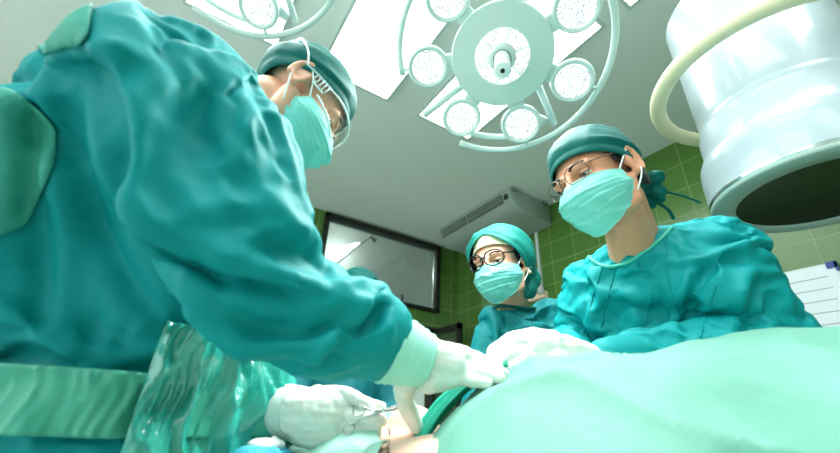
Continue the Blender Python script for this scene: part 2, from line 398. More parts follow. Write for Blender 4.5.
# ================================================================ surgical lamps
def led_mat():
    m = bpy.data.materials.new('led_lens'); m.use_nodes = True; n = m.node_tree.nodes; L = m.node_tree.links; b = n['Principled BSDF']
    tc = n.new('ShaderNodeTexCoord'); vo = n.new('ShaderNodeTexVoronoi'); vo.inputs['Scale'].default_value = 150; L.new(tc.outputs['Object'], vo.inputs['Vector'])
    nz = n.new('ShaderNodeTexNoise'); nz.inputs['Scale'].default_value = 34; nz.inputs['Detail'].default_value = 1; L.new(tc.outputs['Object'], nz.inputs['Vector'])
    r = n.new('ShaderNodeValToRGB'); r.color_ramp.elements[0].position = .2; r.color_ramp.elements[1].position = .55
    r.color_ramp.elements[0].color = (.12, .12, .12, 1); L.new(vo.outputs['Distance'], r.inputs[0])
    r2 = n.new('ShaderNodeValToRGB'); r2.color_ramp.elements[0].position = .54; r2.color_ramp.elements[1].position = .62; L.new(nz.outputs['Fac'], r2.inputs[0])
    mx = n.new('ShaderNodeMath'); mx.operation = 'MAXIMUM'; L.new(r.outputs[0], mx.inputs[0]); L.new(r2.outputs[0], mx.inputs[1])
    mm = n.new('ShaderNodeMapRange'); mm.inputs['To Min'].default_value = .12; mm.inputs['To Max'].default_value = LAMP_EMIT; L.new(mx.outputs[0], mm.inputs['Value'])
    b.inputs['Base Color'].default_value = (.16, .2, .22, 1); b.inputs['Emission Color'].default_value = (.95, 1, 1, 1); L.new(mm.outputs[0], b.inputs['Emission Strength'])
    b.inputs['Roughness'].default_value = .2
    return m
M_led = led_mat()
M_spoke = mat('lens_spoke', (214, 228, 226), .4, emit=(214, 228, 226), emit_s=.3)
M_lampd = mat('lamp_disc', (208, 226, 218), .38)
def surgical_lamp(C, nrm, up, label, power, ring_gap=(2.85, 3.75), target=None):
    C = Vector(C); n = Vector(nrm).normalized(); yv = (Vector(up) - n * Vector(up).dot(n)).normalized(); xv = yv.cross(n)
    M = Matrix((( xv.x, yv.x, n.x, C.x), (xv.y, yv.y, n.y, C.y), (xv.z, yv.z, n.z, C.z), (0, 0, 0, 1)))
    r = empty('surgical_lamp', C, label, 'surgical lamp')
    T = lambda x, y, z: M @ Vector((x, y, z))
    b = MB(); b.lathe([(0, .055), (.10, .05), (.168, .02), (.176, .006), (.172, -.002), (.095, -.004), (.0931, .004)], Matrix.Translation((0, 0, 0)) and M @ Matrix.Scale(-1, 4, (0, 0, 1)), 64)
    autosmooth(b.build('lamp_disc', M_lampd, r), 35)
    b = MB(); b.lathe([(.093, -.004), (.093, -.001), (.046, -.001), (.046, -.004)], M, 64); b.build('led_ring', M_led, r)
    for k in range(6):
        b = MB(); a = k * PI / 3 + .3; b.box(T(.07 * math.cos(a), .07 * math.sin(a), .001), (.024, .0025, .002), R=M.to_3x3() @ Matrix.Rotation(a, 3, 'Z'))
        b.build('ring_divider', M_spoke, r, smooth=False)
    b = MB(); b.lathe([(.047, -.004), (.047, .012), (.040, .02), (.030, .02), (.028, .004), (0, .004)], M, 48); autosmooth(b.build('handle_collar', M_lampd, r), 35)
    b = MB(); b.lathe([(.027, .0), (.027, .05), (.0245, .12), (.027, .132), (.028, .14), (.025, .149), (.008, .152), (.0, .152)], M, 32); hd = autosmooth(b.build('lamp_handle', mat('handle_white', (232, 240, 236), .3), r), 40)
    b = MB(); b.lathe([(.0075, .1505), (.0075, .1535), (0, .1535)], M, 20); b.build('camera_eye', M_black, hd)
    for k in range(7):
        a = math.radians(29 + k * 360 / 7); cx, cy = .262 * math.cos(a), .262 * math.sin(a)
        Mk = M @ Matrix.Translation((cx, cy, -.004)) @ Matrix.Rotation(.14, 4, Vector((math.sin(a), -math.cos(a), 0)))
        b = MB(); b.lathe([(0, -.05), (.045, -.048), (.068, -.03), (.075, -.004), (.073, .007), (.067, .010), (.0585, .006), (.0585, .001)], Mk, 40)
        b.box(T(.19 * math.cos(a), .19 * math.sin(a), -.022), (.028, .03, .012), R=M.to_3x3() @ Matrix.Rotation(a, 3, 'Z'), bev=.004)
        pod = autosmooth(b.build('lamp_pod', M_lampw, r), 40)
        b = MB(); b.lathe([(.0585, .004), (.03, .0065), (0, .0075)], Mk, 40); b.build('lens', M_led, pod)
        b = MB()
        for q in range(7):
            g = q * 2 * PI / 7 + k; b.tube([Mk @ Vector((.012 * math.cos(g), .012 * math.sin(g), .0085)), Mk @ Vector((.057 * math.cos(g), .057 * math.sin(g), .0055))], .0011, n=5)
        b.tube([Mk @ Vector((.012 * math.cos(g), .012 * math.sin(g), .0085)) for g in [2 * PI * i / 16 for i in range(16)]], .001, n=5, closed=True)
        b.build('lens_spokes', M_spoke, pod)
    def arc(a0, a1, R, z, rad, nm):
        b = MB(); b.tube([T(R * math.cos(a), R * math.sin(a), z) for a in np.linspace(a0, a1, 60)], rad, n=12)
        return b.build(nm, M_lampw, r)
    arc(math.radians(-117), math.radians(186), .362, -.01, .0115, 'guard_rail')
    arc(math.radians(-122), math.radians(-74), .325, -.055, .012, 'rear_rail')
    # straight bars and rail posts
    b = MB(); b.tube([T(-.30, -.20, -.02), T(-.13, -.09, -.03)], .014, n=12); b.build('side_arm', M_lampw, r)
    b = MB(); b.tube([T(.13, -.115, -.03), T(.20, -.27, -.03)], .013, n=8); b.build('side_arm', mat('lamp_white', (222, 236, 234), .35), r)
    b = MB(); b.cyl(T(.115, -.235, -.02), T(.16, -.265, -.05), .021); b.cyl(T(.105, -.228, -.013), T(.115, -.235, -.02), .018); b.build('rail_knob', mat('lamp_white', (222, 236, 234)), r)
    for k in range(7):
        a = math.radians(29 + k * 360 / 7); b = MB()
        if k != 4: b.cyl(T(.33 * math.cos(a), .33 * math.sin(a), -.01), T(.362 * math.cos(a), .362 * math.sin(a), -.01), .006, n=10); b.build('rail_post', M_lampw, r)
    return r, M
LC = W(502, 57, 1.35)
lamp, LM = surgical_lamp(LC, CV(-.15, -.62, .77), CV(0, 1, 0), 'large round white surgical lamp with seven glowing pods and a centre handle', 0)
# yoke and suspension arm rising from the back of the lamp to a ceiling plate
def suspension(r, M, top, elbow):
    b = MB(); T = lambda x, y, z: M @ Vector((x, y, z))
    b.tube(spline([T(0, 0, -.05), T(0, .03, -.12), elbow], 8), .022, n=12); b.build('lamp_yoke', M_lampw, r)
    b = MB(); b.cyl(elbow, Vector(top) - Vector((0, 0, .1)), .028); b.cyl(Vector(top) - Vector((0, 0, .12)), Vector(top) - Vector((0, 0, .001)), .09); b.build('suspension_arm', M_lampw, r)
suspension(lamp, LM, (LC.x - .02, LC.y - .28, ZC), LC + Vector((0, -.2, .3)))
LC2 = W(236, -84, 1.25)
lamp2, LM2 = surgical_lamp(LC2, CV(-.05, -.66, .75), CV(.25, 1, 0), 'second surgical lamp, only its rail edge showing at the top above the leaning surgeon', 0)
suspension(lamp2, LM2, (LC2.x, LC2.y - .2, ZC), LC2 + Vector((0, -.15, .3)))
# the lamps' own light
area('lamp_light', LM @ Vector((0, 0, .17)), (.36, .62, .95), .5, 13, (.95, 1, .98), spread=math.radians(150))
area('lamp_light', LM2 @ Vector((0, 0, .17)), (.25, .75, 1.0), .5, 8, (.95, 1, .98), spread=math.radians(150))

# ================================================================ C-arm x-ray detector
h = .61; CC = Vector((2.312 * h, .315 * h, CAMZ))
ca = empty('x_ray_c_arm', (CC.x + .35, CC.y - .75, 0), 'white drum-shaped x-ray detector head of a c-arm hanging behind the capped surgeon', 'x-ray machine')
Mz = Matrix.Translation(CC)
b = MB(); b.lathe([(.192, .612), (.192, .610), (.247, .610), (.252, .613), (.252, .622)], Mz, 96); b.build('detector_rim', mat('rim_grey', (178, 200, 192), .35), ca)
b = MB(); b.lathe([(.252, .622), (.2535, .624), (.2535, .633), (.252, .635)], Mz, 96); autosmooth(b.build('chrome_band', M_chrome, ca), 30)
b = MB(); b.lathe([(.2515, .635), (.2505, .72), (.247, .755), (.238, .775), (.226, .785), (.224, .87), (.214, .90), (.212, .905), (.212, 1.39), (.20, 1.41), (0, 1.42)], Mz, 96); autosmooth(b.build('detector_housing', M_wplas, ca), 50)
b = MB(); b.lathe([(.193, .6115), (.188, .6135), (0, .6135)], Mz, 96); b.build('detector_face', mat('detector_black', (20, 30, 26), .35), ca)
b = MB(); b.tube([CC + Vector((.307 * math.cos(a), .307 * math.sin(a), 1.05)) for a in np.linspace(0, 2 * PI, 72, endpoint=False)], .026, n=16, closed=True)
ring = b.build('handle_ring', M_cream, ca)
for a in (math.radians(-60), math.radians(60), math.radians(0)):
    b = MB(); b.cyl(CC + Vector((.20 * math.cos(a), .2 * math.sin(a), 1.05)), CC + Vector((.3 * math.cos(a), .3 * math.sin(a), 1.05)), .018); b.build('ring_bracket', M_cream, ring)
dv = Vector((.50, -.866, 0)); R0 = .82
b = MB(); cc = CC + dv * .28 + Vector((0, 0, .72)); pts = []
for a in np.linspace(math.radians(112), math.radians(-100), 40): pts.append(cc + dv * R0 * math.cos(a) + Vector((0, 0, R0 * math.sin(a))))
pts[0:0] = []
b.tube(pts, .055, n=4, up=(dv.cross(Vector((0, 0, 1)))))
b.box(CC + dv * -.02 + Vector((0, 0, 1.45)), (.09, .06, .05), R=Matrix.Rotation(math.atan2(dv.y, dv.x), 3, 'Z'), bev=.01)
b.build('c_arc', mat('arc_grey', (150, 168, 162), .35), ca)
pz = cc + dv * R0
b = MB(); b.box(pz + dv * .14 + Vector((0, 0, -.75 + .0)), (.13, .16, .62), R=Matrix.Rotation(math.atan2(dv.y, dv.x), 3, 'Z'), bev=.03); b.box(pz + dv * .05 + Vector((0, 0, -.05)), (.1, .08, .1), R=Matrix.Rotation(math.atan2(dv.y, dv.x), 3, 'Z'), bev=.02)
b.build('stand', M_wplas, ca)
b = MB(); zf = pz.z - 1.0
for sx in (-1, 1):
    q = pz + dv * .14 + dv.cross(Vector((0, 0, 1))) * sx * .25; q.z = .09; b.box(q, (.3, .035, .03), R=Matrix.Rotation(math.atan2(dv.y, dv.x), 3, 'Z'), bev=.01)
q = pz + dv * .14; q.z = .12; b.box(q, (.1, .27, .03), R=Matrix.Rotation(math.atan2(dv.y, dv.x), 3, 'Z'), bev=.01)
bs = b.build('base', M_wplas, ca)
for sx in (-1, 1):
    for sy in (-1, 1):
        q = pz + dv * (.14 + .25 * sy) + dv.cross(Vector((0, 0, 1))) * sx * .25; q.z = .035
        b = MB(); b.cyl(q - Vector((.015, 0, 0)), q + Vector((.015, 0, 0)), .035); b.build('castor', M_black, bs)

# ================================================================ clipboard paper on right wall
def wallpt(px, py): return onplane(px, py, 0, XR)
c = wallpt(836, 262); wl, hl = .42, .36
r = empty('notice_board', (XR, c.y + .18, c.z - hl / 2), 'white ruled sheet with a blue corner clip pinned to the green tiled wall', 'notice sheet')
b = MB(); bx(b, (XR - .012, c.y, c.z - hl), (XR, c.y + wl, c.z)); b.build('backing_board', mat('board_white', (228, 238, 240), .5), r, smooth=False)
b = MB(); bx(b, (XR - .014, c.y + .015, c.z - hl + .015), (XR - .012, c.y + wl - .01, c.z - .012)); pg = b.build('sheet', mat('paper', (240, 248, 252), .6), r, smooth=False)
b = MB()
for k in range(5): bx(b, (XR - .0148, c.y + .05, c.z - .07 - k * .06), (XR - .014, c.y + wl - .12 + .03 * (k % 2), c.z - .0675 - k * .06))
b.build('ruled_lines', mat('ink_grey', (70, 84, 96)), pg, smooth=False)
b = MB(); bx(b, (XR - .02, c.y - .004, c.z - .03), (XR - .0145, c.y + .04, c.z + .004), bev=.001); bx(b, (XR - .02, c.y - .004, c.z - .05), (XR - .0145, c.y + .008, c.z + .004)); b.build('corner_clip', mat('blue_plastic', (26, 66, 150), .4), r, smooth=False)

# small equipment on the wall behind the nurse
p = wallpt(540, 297)
r = empty('gas_outlet', (XR, p.y, p.z), 'small cream wall gas outlet with clear flow bulbs beside the white conduit', 'gas outlet')
b = MB(); b.box((XR - .03, p.y, p.z), (.03, .10, .035), bev=.008); b.build('outlet_body', mat('outlet_cream', (236, 214, 186), .5), r, smooth=False)
for dy, dz in ((.09, .03), (-.07, .0)):
    b = MB(); b.tube([(XR - .06, p.y + dy, p.z + dz + .0), (XR - .06, p.y + dy, p.z + dz + .05), (XR - .06, p.y + dy, p.z + dz + .12)], [.035, .03, .012], n=16); b.build('flow_bulb', mat('bulb_grey', (180, 190, 188), .3), r)
b = MB(); b.cyl((XR - .065, p.y + .02, p.z), (XR - .055, p.y + .02, p.z), .018); b.build('dial', M_chrome, r)
# ================================================================ operating table, patient, drapes
tb = empty('operating_table', (.38, .75, 0), 'operating table hidden under the pale green surgical drape', 'operating table')
b = MB(); bx(b, (.21, .30, .74), (.62, 1.36, .79), bev=.01); b.build('tabletop', M_steel, tb, smooth=False)
b = MB(); bx(b, (.22, .31, .79), (.61, 1.35, .84), bev=.018); b.build('mattress', M_black, tb, smooth=False)
b = MB(); bx(b, (.28, .6, .1), (.48, .95, .74), bev=.02); b.build('column', M_steel, tb, smooth=False)
b = MB(); bx(b, (.24, .4, .0), (.60, 1.2, .1), bev=.02); b.build('base', M_steel, tb, smooth=False)
b = MB(); bx(b, (.60, .08, .76), (.80, .36, .82), bev=.015); b.build('arm_board', M_black, tb, smooth=False)

# patient
pt = empty('patient', (.38, .8, .84), 'patient lying on the operating table, only a strip of bare skin showing between drapes', 'person')
b = MB(); zz = .84
b.ell((.38, 1.22, zz + .085), (.075, .10, .085)); b.chain([(.38, 1.14, zz + .07), (.38, 1.05, zz + .06)], [.055, .06])
b.ell((.38, .88, zz + .07), (.17, .20, .08), n=28); b.ell((.385, .66, zz + .07), (.165, .17, .08), n=28); b.ell((.39, .50, zz + .07), (.165, .13, .08), n=28)
for sx in (-1, 1): b.chain([(.38 + sx * .16, 1.0, zz + .06), (.38 + sx * .2, .80, zz + .05), (.38 + sx * .19, .60, zz + .045)], [.05, .042, .034])
b.chain([(.32, .46, zz + .07), (.42, .30, zz + .09), (.56, .20, zz + .06)], [.075, .06, .05]); b.chain([(.47, .46, zz + .07), (.62, .36, zz + .14), (.80, .24, zz + .06)], [.075, .06, .045])
b.ell(W(412, 436, .665), (.05, .055, .05)); me = remesh(b, .007, 6); body = link(me, 'body', M_skin3, pt)
def onskin(px, py):
    inv = pt.matrix_basis.inverted(); d = (W(px, py, 1) - CAM).normalized(); ok, loc, nn, _ = body.ray_cast(inv @ CAM, d); return (pt.matrix_basis @ loc, nn) if ok else (None, None)
path = [onskin(x, y)[0] for x, y in ((389, 428), (389.5, 434), (389, 441), (388.5, 448), (388, 456))]; path = [p for p in path if p]
if len(path) > 2:
    b = MB(); b.tube([p - Vector((0, 0, .0004)) for p in spline(path, 6)], [.0006] + [.0017] * (len(spline(path, 6)) - 2) + [.001], n=8); b.build('incision', mat('wound_red', (110, 20, 14), .3), pt)

# near drape as a height field in (s, t): s to the right of the camera, t away from it
SV = Vector((_x.x, _y.x, 0)).normalized(); TV = Vector((-SV.y, SV.x, 0))
KS = np.array([-.06, -.03, .008, .048, .095, .16, .22, .29, .45, .56, .67, .85, 1.05]); KZ = np.array([-.11, -.075, -.025, .019, .054, .082, .094, .101, .128, .145, .158, .16, .15])
def ridge(s): return np.interp(s, KS, KZ)
def drape_z(s, t):
    zr = ridge(s); t0 = .63 + .02 * np.sin(s * 5)
    near = np.clip((t0 - t) / .30, 0, 2); far = np.clip((t - t0) / .26, 0, 2)
    return zr - .125 * near ** 2.0 - .55 * np.clip(near - .93, 0, 9) ** 1.6 * 6 - .13 * far ** 1.8 - .5 * np.clip(far - .95, 0, 9) ** 1.5 * 6
ns, nt = 150, 120
s_ = np.linspace(-.065, 1.02, ns); t_ = np.linspace(.22, .93, nt)
Sg, Tg = np.meshgrid(s_, t_, indexing='ij'); Z = drape_z(Sg, Tg)
P = np.stack([Sg * 5, Tg * 5, Sg * 0], -1).reshape(-1, 3)
wp = vnoise(P * 1.3 + 3).reshape(Sg.shape)
f1 = ridged(np.stack([(Sg * 3.2 + Tg * 4.5 + wp * 1.2), (Sg * 1.2 - Tg * 1.2), Sg * 0], -1).reshape(-1, 3) * 1.6).reshape(Sg.shape)
f2 = ridged(np.stack([(Sg * 9 - Tg * 5 + wp * 2), Tg * 3, Sg * 0 + 5], -1).reshape(-1, 3)).reshape(Sg.shape)
amp = np.clip((Sg + .0) / .1, .2, 1)
Z = Z + (.022 * (f1 ** 2 - .4) + .009 * (f2 ** 2 - .4)) * amp
Z = np.maximum(Z, -.62)
pts = [SV * float(Sg[i, j]) + TV * float(Tg[i, j]) + Vector((0, 0, CAMZ + float(Z[i, j]))) for i in range(ns) for j in range(nt)]
fs = [(i * nt + j, (i + 1) * nt + j, (i + 1) * nt + j + 1, i * nt + j + 1) for i in range(ns - 1) for j in range(nt - 1)]
b = MB(); b.add(pts, fs); dr = b.build('surgical_drape', M_drape); solidify(dr, .003)
tag(dr, 'large pale aqua surgical drape mounded over the operating table in the right foreground', 'surgical drape')
# ================================================================ people
def frame(C, f, u):
    """head frame: local -Y is the face, +Z the crown, +X the person's left"""
    f = Vector(f).normalized(); u = (Vector(u) - f * Vector(u).dot(f)).normalized(); l = u.cross(f)
    C = Vector(C); return Matrix(((l.x, -f.x, u.x, C.x), (l.y, -f.y, u.y, C.y), (l.z, -f.z, u.z, C.z), (0, 0, 0, 1)))
def head_prims(b, M):
    R = M.to_3x3(); T = lambda *p: M @ Vector(p)
    def E(c, r, rot=None): b.ell(T(*c), r, R @ rot if rot else R, n=24)
    E((0, .012, .045), (.076, .096, .086)); E((0, -.032, -.012), (.064, .062, .088)); E((0, -.062, -.088), (.032, .030, .026))
    E((0, -.02, .03), (.070, .072, .07))
    for s in (-1, 1):
        b.chain([T(s * .056, -.002, -.035), T(s * .050, -.018, -.078), T(s * .018, -.070, -.098)], [.020, .020, .018])
        E((s * .040, -.070, -.018), (.024, .022, .020)); b.chain([T(s * .046, -.078, .030), T(s * .014, -.090, .028)], [.010, .010])
        b.ell(T(s * .011, -.103, -.030), .0095)
        # ear: helix ring, lobe and inner plate
        pts = [T(s * (.078 + .010 * (.4 + math.sin(a) * .0) + (.006 if math.cos(a) < 0 else 0)), .016 + .017 * -math.cos(a), .002 + .031 * math.sin(a)) for a in np.linspace(math.radians(-70), math.radians(235), 14)]
        b.chain(pts, [.0055] * 14, n=10); b.ell(T(s * .080, .008, -.026), (.007, .009, .010), R)
        b.ell(T(s * .078, .018, .002), (.0045, .014, .026), R @ Matrix.Rotation(-s * .25, 3, 'Z')); b.ell(T(s * .077, -.001, .0), (.006, .006, .009), R)
        b.ell(T(s * .083, .012, .006), (.004, .005, .017), R)
    b.chain([T(0, -.092, .022), T(0, -.105, .0), T(0, -.118, -.022)], [.0085, .010, .0125])
    b.chain([T(-.020, -.088, -.058), T(0, -.096, -.056), T(.020, -.088, -.058)], [.006, .008, .006]); b.chain([T(-.016, -.088, -.067), T(0, -.095, -.068), T(.016, -.088, -.067)], [.006, .008, .006])
def head_features(me, M):
    P = vget(me); Mi = np.array(M.inverted()); L = P @ Mi[:3, :3].T + Mi[:3, 3]; D = np.zeros_like(L)
    for s in (-1, 1):
        d = L - np.array([s * .032, -.086, .010]); w = np.exp(-((d[:, 0] / .017) ** 2 + (d[:, 2] / .011) ** 2 + (d[:, 1] / .03) ** 2)); D[:, 1] += .010 * w
    L = L + D; Mf = np.array(M); vset(me, L @ Mf[:3, :3].T + Mf[:3, 3])
def face_parts(M, root, down=.5, brow=M_hair, skin=M_skin, look=(0, 0)):
    R = M.to_3x3()
    for s in (-1, 1):
        c = M @ Vector((s * .032, -.076, .010)); b = MB(); b.ell(c, .0125, R, n=20); e = b.build('eyeball', M_eye, root)
        g = (Vector((look[0], -1, look[1]))).normalized(); b = MB(); b.ell(M @ (Vector((s * .032, -.076, .010)) + g * .0085), .0062, R, n=14); b.build('iris', M_iris, e)
        b = MB(); vs = []; n1, n2 = 12, 8          # lids: parts of a sphere just outside the eyeball
        for (e0, e1) in ((down, 1.35), (-1.3, -.45)):
            vs = []
            for i in range(n2 + 1):
                for j in range(n1 + 1):
                    el = e0 + (e1 - e0) * i / n2; az = -1.35 + 2.7 * j / n1; q = .0139
                    el2 = el * (1 - .35 * (az / 1.35) ** 2) if i == 0 else el
                    vs.append(M @ Vector((s * .032 + q * math.cos(el2) * math.sin(az), -.076 - q * math.cos(el2) * math.cos(az), .010 + q * math.sin(el2))))
            b.add(vs, [(i * (n1 + 1) + j, i * (n1 + 1) + j + 1, (i + 1) * (n1 + 1) + j + 1, (i + 1) * (n1 + 1) + j) for i in range(n2) for j in range(n1)])
        lid = b.build('eyelid', skin, root); solidify(lid, .0012, 1)
        b = MB(); pts = [M @ Vector((s * (.032 + .0143 * math.sin(a) * math.cos(down * .7)), -.076 - .0146 * math.cos(a) * math.cos(down * .7), .010 + .0143 * math.sin(down * (1 - .35 * (a / 1.35) ** 2)))) for a in np.linspace(-1.3, 1.3, 12)]
        b.tube(pts, .0009, n=6); b.build('eyelashes', M_hair, root)
        b = MB(); pts = [M @ Vector((s * x, y, z)) for x, y, z in ((.014, -.101, .030), (.024, -.0995, .035), (.036, -.094, .0365), (.050, -.080, .032))]
        b.tube(spline(pts, 5), [.0015] + [.0034] * 14 + [.001], n=8, flat=.6); b.build('eyebrow', brow, root)
def cap(M, root, m, front=.055, back=-.055, puff=.010, side=0.0, name='surgical_cap', seed=0, knot=True, over=1.0, kx=0.0, ks=1.0):
    nu, nv = 96, 34; vs = []
    C = np.array([0, .012, .045]); r = np.array([.076, .096, .086]) + puff
    U = np.linspace(0, 2 * PI, nu, endpoint=False)
    for i in range(nv + 1):
        for u in U:
            x, y = math.sin(u), -math.cos(u)          # u=0 front
            zb = front + (back - front) * (1 - math.cos(u)) / 2 + side * abs(math.sin(u)) - C[2]
            e0 = math.asin(max(-.97, min(.9, zb / r[2]))); e = e0 + (PI / 2 - e0) * i / nv
            bulge = 1 + over * .07 * max(0, -x * 0 + (1 - math.cos(u)) / 2) * math.sin(PI * min(1, .22 + i / nv * .8))
            q = np.array([r[0] * x * math.cos(e), r[1] * y * math.cos(e), r[2] * math.sin(e)]) * bulge; vs.append(C + q)
    A = np.array(vs); N = (A - C) / np.linalg.norm(A - C, axis=1)[:, None]
    iv = np.repeat(np.arange(nv + 1) / nv, nu); uu = np.tile(U, nv + 1)
    f = ridged(np.stack([A[:, 0] * 14 + A[:, 2] * 9, A[:, 1] * 9 + seed, A[:, 2] * 30 + A[:, 1] * 14], -1)) ** 2
    f2 = ridged(np.stack([A[:, 0] * 40, A[:, 1] * 16 + 9, A[:, 2] * 24 + seed], -1)) ** 2
    hem = np.where(iv < .10, np.cos(iv / .10 * PI / 2) * .0025, 0) - np.where((iv > .10) & (iv < .15), .0015, 0)
    A += N * ((f * .007 + f2 * .003) * np.clip(iv * 4, 0, 1) + hem)[:, None]
    b = MB(); b.add([M @ Vector(a) for a in A], [(i * nu + j, i * nu + (j + 1) % nu, (i + 1) * nu + (j + 1) % nu, (i + 1) * nu + j) for i in range(nv) for j in range(nu)])
    o = b.build(name, m, root, weld=2e-5); solidify(o, .0015, 1)
    if knot:
        T = lambda x, y, z: M @ Vector((kx + (x - 0) * ks, y, back + (z - back) * ks)); yb = .108 + puff - kx * .45; R = M.to_3x3()
        b = MB(); b.ell(T(0, yb - .004, back + .012), (.022 * ks, .020 * ks, .018 * ks), R)
        for (x, z, rx, rz) in ((.022, .006, .02, .016), (-.022, .004, .02, .016), (.012, -.018, .015, .022), (-.012, -.020, .014, .02)): b.ell(T(x, yb, back + .01 + z), (rx * ks, .016 * ks, rz * ks), R)
        me = remesh(b, .0025, 3); P = vget(me); N = nget(me); vset(me, P + N * (.006 * (ridged(P * 60) ** 2 - .4))[:, None]); link(me, 'cap_knot', m, o)
        for sx, dx in ((1, .03), (-1, .012)):
            b = MB(); b.tube(spline([T(sx * .006, yb, back - .002), T(sx * .012 + dx * .4, yb + .016, back - .02), T(sx * .012 + dx, yb + .022, back - .045), T(sx * .02 + dx, yb + .036, back - .065)], 6), .0045, n=8, flat=.35); b.build('cap_tie', m, o)
    return o
def mask(M, root, m, tilt=0, w=1.0, seed=0):
    nu, nv = 49, 41; A = []
    for i in range(nv):
        v = i / (nv - 1)                              # 0 top, 1 bottom
        for j in range(nu):
            u = -1 + 2 * j / (nu - 1); a = u * 1.22
            zc = .001 - .121 * v; zc_side = -.014 - .075 * v
            k = abs(u) ** 1.6; z = zc * (1 - k) + zc_side * k
            fr = -np.interp(v, [0, .1, .3, .55, .8, 1], [.106, .121, .136, .132, .114, .086])     # how far the front stands out
            noseb = .006 * math.exp(-(u / .16) ** 2) * (1 - v) ** 1.5
            half = np.interp(v, [0, .4, 1], [.074, .078, .055]) * w
            x = half * math.sin(a) / math.sin(1.22)
            yside = np.interp(v, [0, .4, 1], [-.030, -.022, -.030])
            cc = (math.cos(a) - math.cos(1.22)) / (1 - math.cos(1.22)); y = yside + (fr - yside) * (cc ** .62) - noseb
            pl = 0
            for vp in (.28, .48, .68):
                d = v - vp - .02 * math.sin(u * 3 + seed); pl += .0060 * math.exp(-(d / .03) ** 2) * (1 if d > 0 else .25) - .0036 * math.exp(-((d + .03) / .02) ** 2)
            A.append((x, y - pl * (1 - .3 * abs(u)), z))
    A = np.array(A); q = ridged(np.stack([A[:, 0] * 22 + seed * 3, A[:, 1] * 12, A[:, 2] * 42 + A[:, 0] * 12], -1)) ** 2
    q2 = ridged(np.stack([A[:, 0] * 50 + seed, A[:, 1] * 10, A[:, 2] * 28 - A[:, 0] * 20], -1)) ** 2
    A[:, 1] -= q * .009 + q2 * .0045 - .004
    b = MB(); b.add([M @ Vector(a) for a in A], [(i * nu + j, i * nu + j + 1, (i + 1) * nu + j + 1, (i + 1) * nu + j) for i in range(nv - 1) for j in range(nu - 1)])
    o = b.build('face_mask', m, root); solidify(o, .0012, 0)
    # hemmed edges
    b = MB(); b.tube([M @ Vector(a) for a in A[:nu]], .0016, n=6); b.tube([M @ Vector(a) for a in A[-nu:]], .0016, n=6); 
    b.tube([M @ Vector(a) for a in A[0::nu]], .0016, n=6); b.tube([M @ Vector(a) for a in A[nu - 1::nu]], .0016, n=6); b.build('mask_binding', M_maskedge, o)
    for s, idx in ((-1, 0), (1, nu - 1)):
        top = Vector(A[idx]); bot = Vector(A[(nv - 1) * nu + idx]); er = Vector((s * .087, .018, .020)); el = Vector((s * .086, .026, -.016))
        b = MB(); b.tube([M @ p for p in spline([top, Vector((s * .083, -.010, .010)), er + Vector((0, 0, .008)), Vector((s * .088, .036, .004)), el, Vector((s * .082, .002, -.045)), bot], 6)], .0017, n=6); b.build('ear_loop', M_white, o)
    return o
M_maskedge = mat('mask_binding', (160, 228, 214), .7)
def glasses(M, root, rim, mrim, w=.024, hgt=.019, rr=.0011, power=2.6, z0=.004, y0=-.120, temple=True, tilt=0):
    T = lambda *p: M @ Vector(p); g0 = None; M_lens = mat('spectacle_lens', (235, 250, 250), .02, trans=1, ior=1.05, alpha=.18, spec=.8)
    b = MB()
    for s in (-1, 1):
        c = []
        for a in np.linspace(0, 2 * PI, 32, endpoint=False):
            ca, sa = math.cos(a), math.sin(a); q = (abs(ca) ** power + abs(sa) ** power) ** (-1 / power)
            x = s * .033 + w * q * ca; c.append(T(x, y0 + .9 * x * x * 6 + tilt * q * sa, z0 + hgt * q * sa))
        b.tube(c, rr, n=8, closed=True)
    b.tube(spline([T(-.011, y0, z0 + .004), T(0, y0 - .003, z0 + .008), T(.011, y0, z0 + .004)], 4), rr, n=8)
    g = b.build(rim, mrim, root)
    for s in (-1, 1):
        b = MB(); c = []
        for a in np.linspace(0, 2 * PI, 32, endpoint=False):
            ca, sa = math.cos(a), math.sin(a); q = (abs(ca) ** power + abs(sa) ** power) ** (-1 / power); x = s * .033 + w * q * ca
            c.append(T(x, y0 + .9 * x * x * 6 + tilt * q * sa, z0 + hgt * q * sa))
        b.add(c, [tuple(range(32))]); l = b.build('lens', M_lens, g)
        b = MB(); x = .033 + w; b.tube(spline([T(s * x, y0 + 5.4 * x * x, z0 + .008), T(s * .074, -.06, z0 + .010), T(s * .081, -.01, z0 + .014), T(s * .083, .02, z0 + .012), T(s * .08, .034, z0 - .008)], 5), rr * 1.15, n=8); b.build('temple_arm', mrim, g)
        b = MB(); b.ell(T(s * .011, y0 + .008, z0 - .008), (.0018, .003, .005), M.to_3x3(), n=10); b.build('nose_pad', M_clear, g)
    return g

def hand(prefix_pts, root, m, name='surgical_glove', voxel=.0026, thumb=None, fingers=None, palm=None, wrist=None, cuff=None, seed=0):
    """palm: list of (point, radius); fingers: list of (points, radii)"""
    b = MB()
    for pts, rad in palm: b.chain(pts, rad, n=16)
    for pts, rad in fingers: b.chain(spline(pts, 3), list(np.interp(np.linspace(0, 1, 3 * (len(pts) - 1) + 1), np.linspace(0, 1, len(rad)), rad)), n=14)
    me = remesh(b, voxel, 3); P = vget(me); N = nget(me)
    P2 = P + N * (.0022 * (ridged(P * np.array([34, 34, 60]) + seed) ** 2 - .35) + .0012 * (ridged(P * 90 + seed) ** 2 - .3))[:, None]; vset(me, P2)
    return link(me, name, m, root)

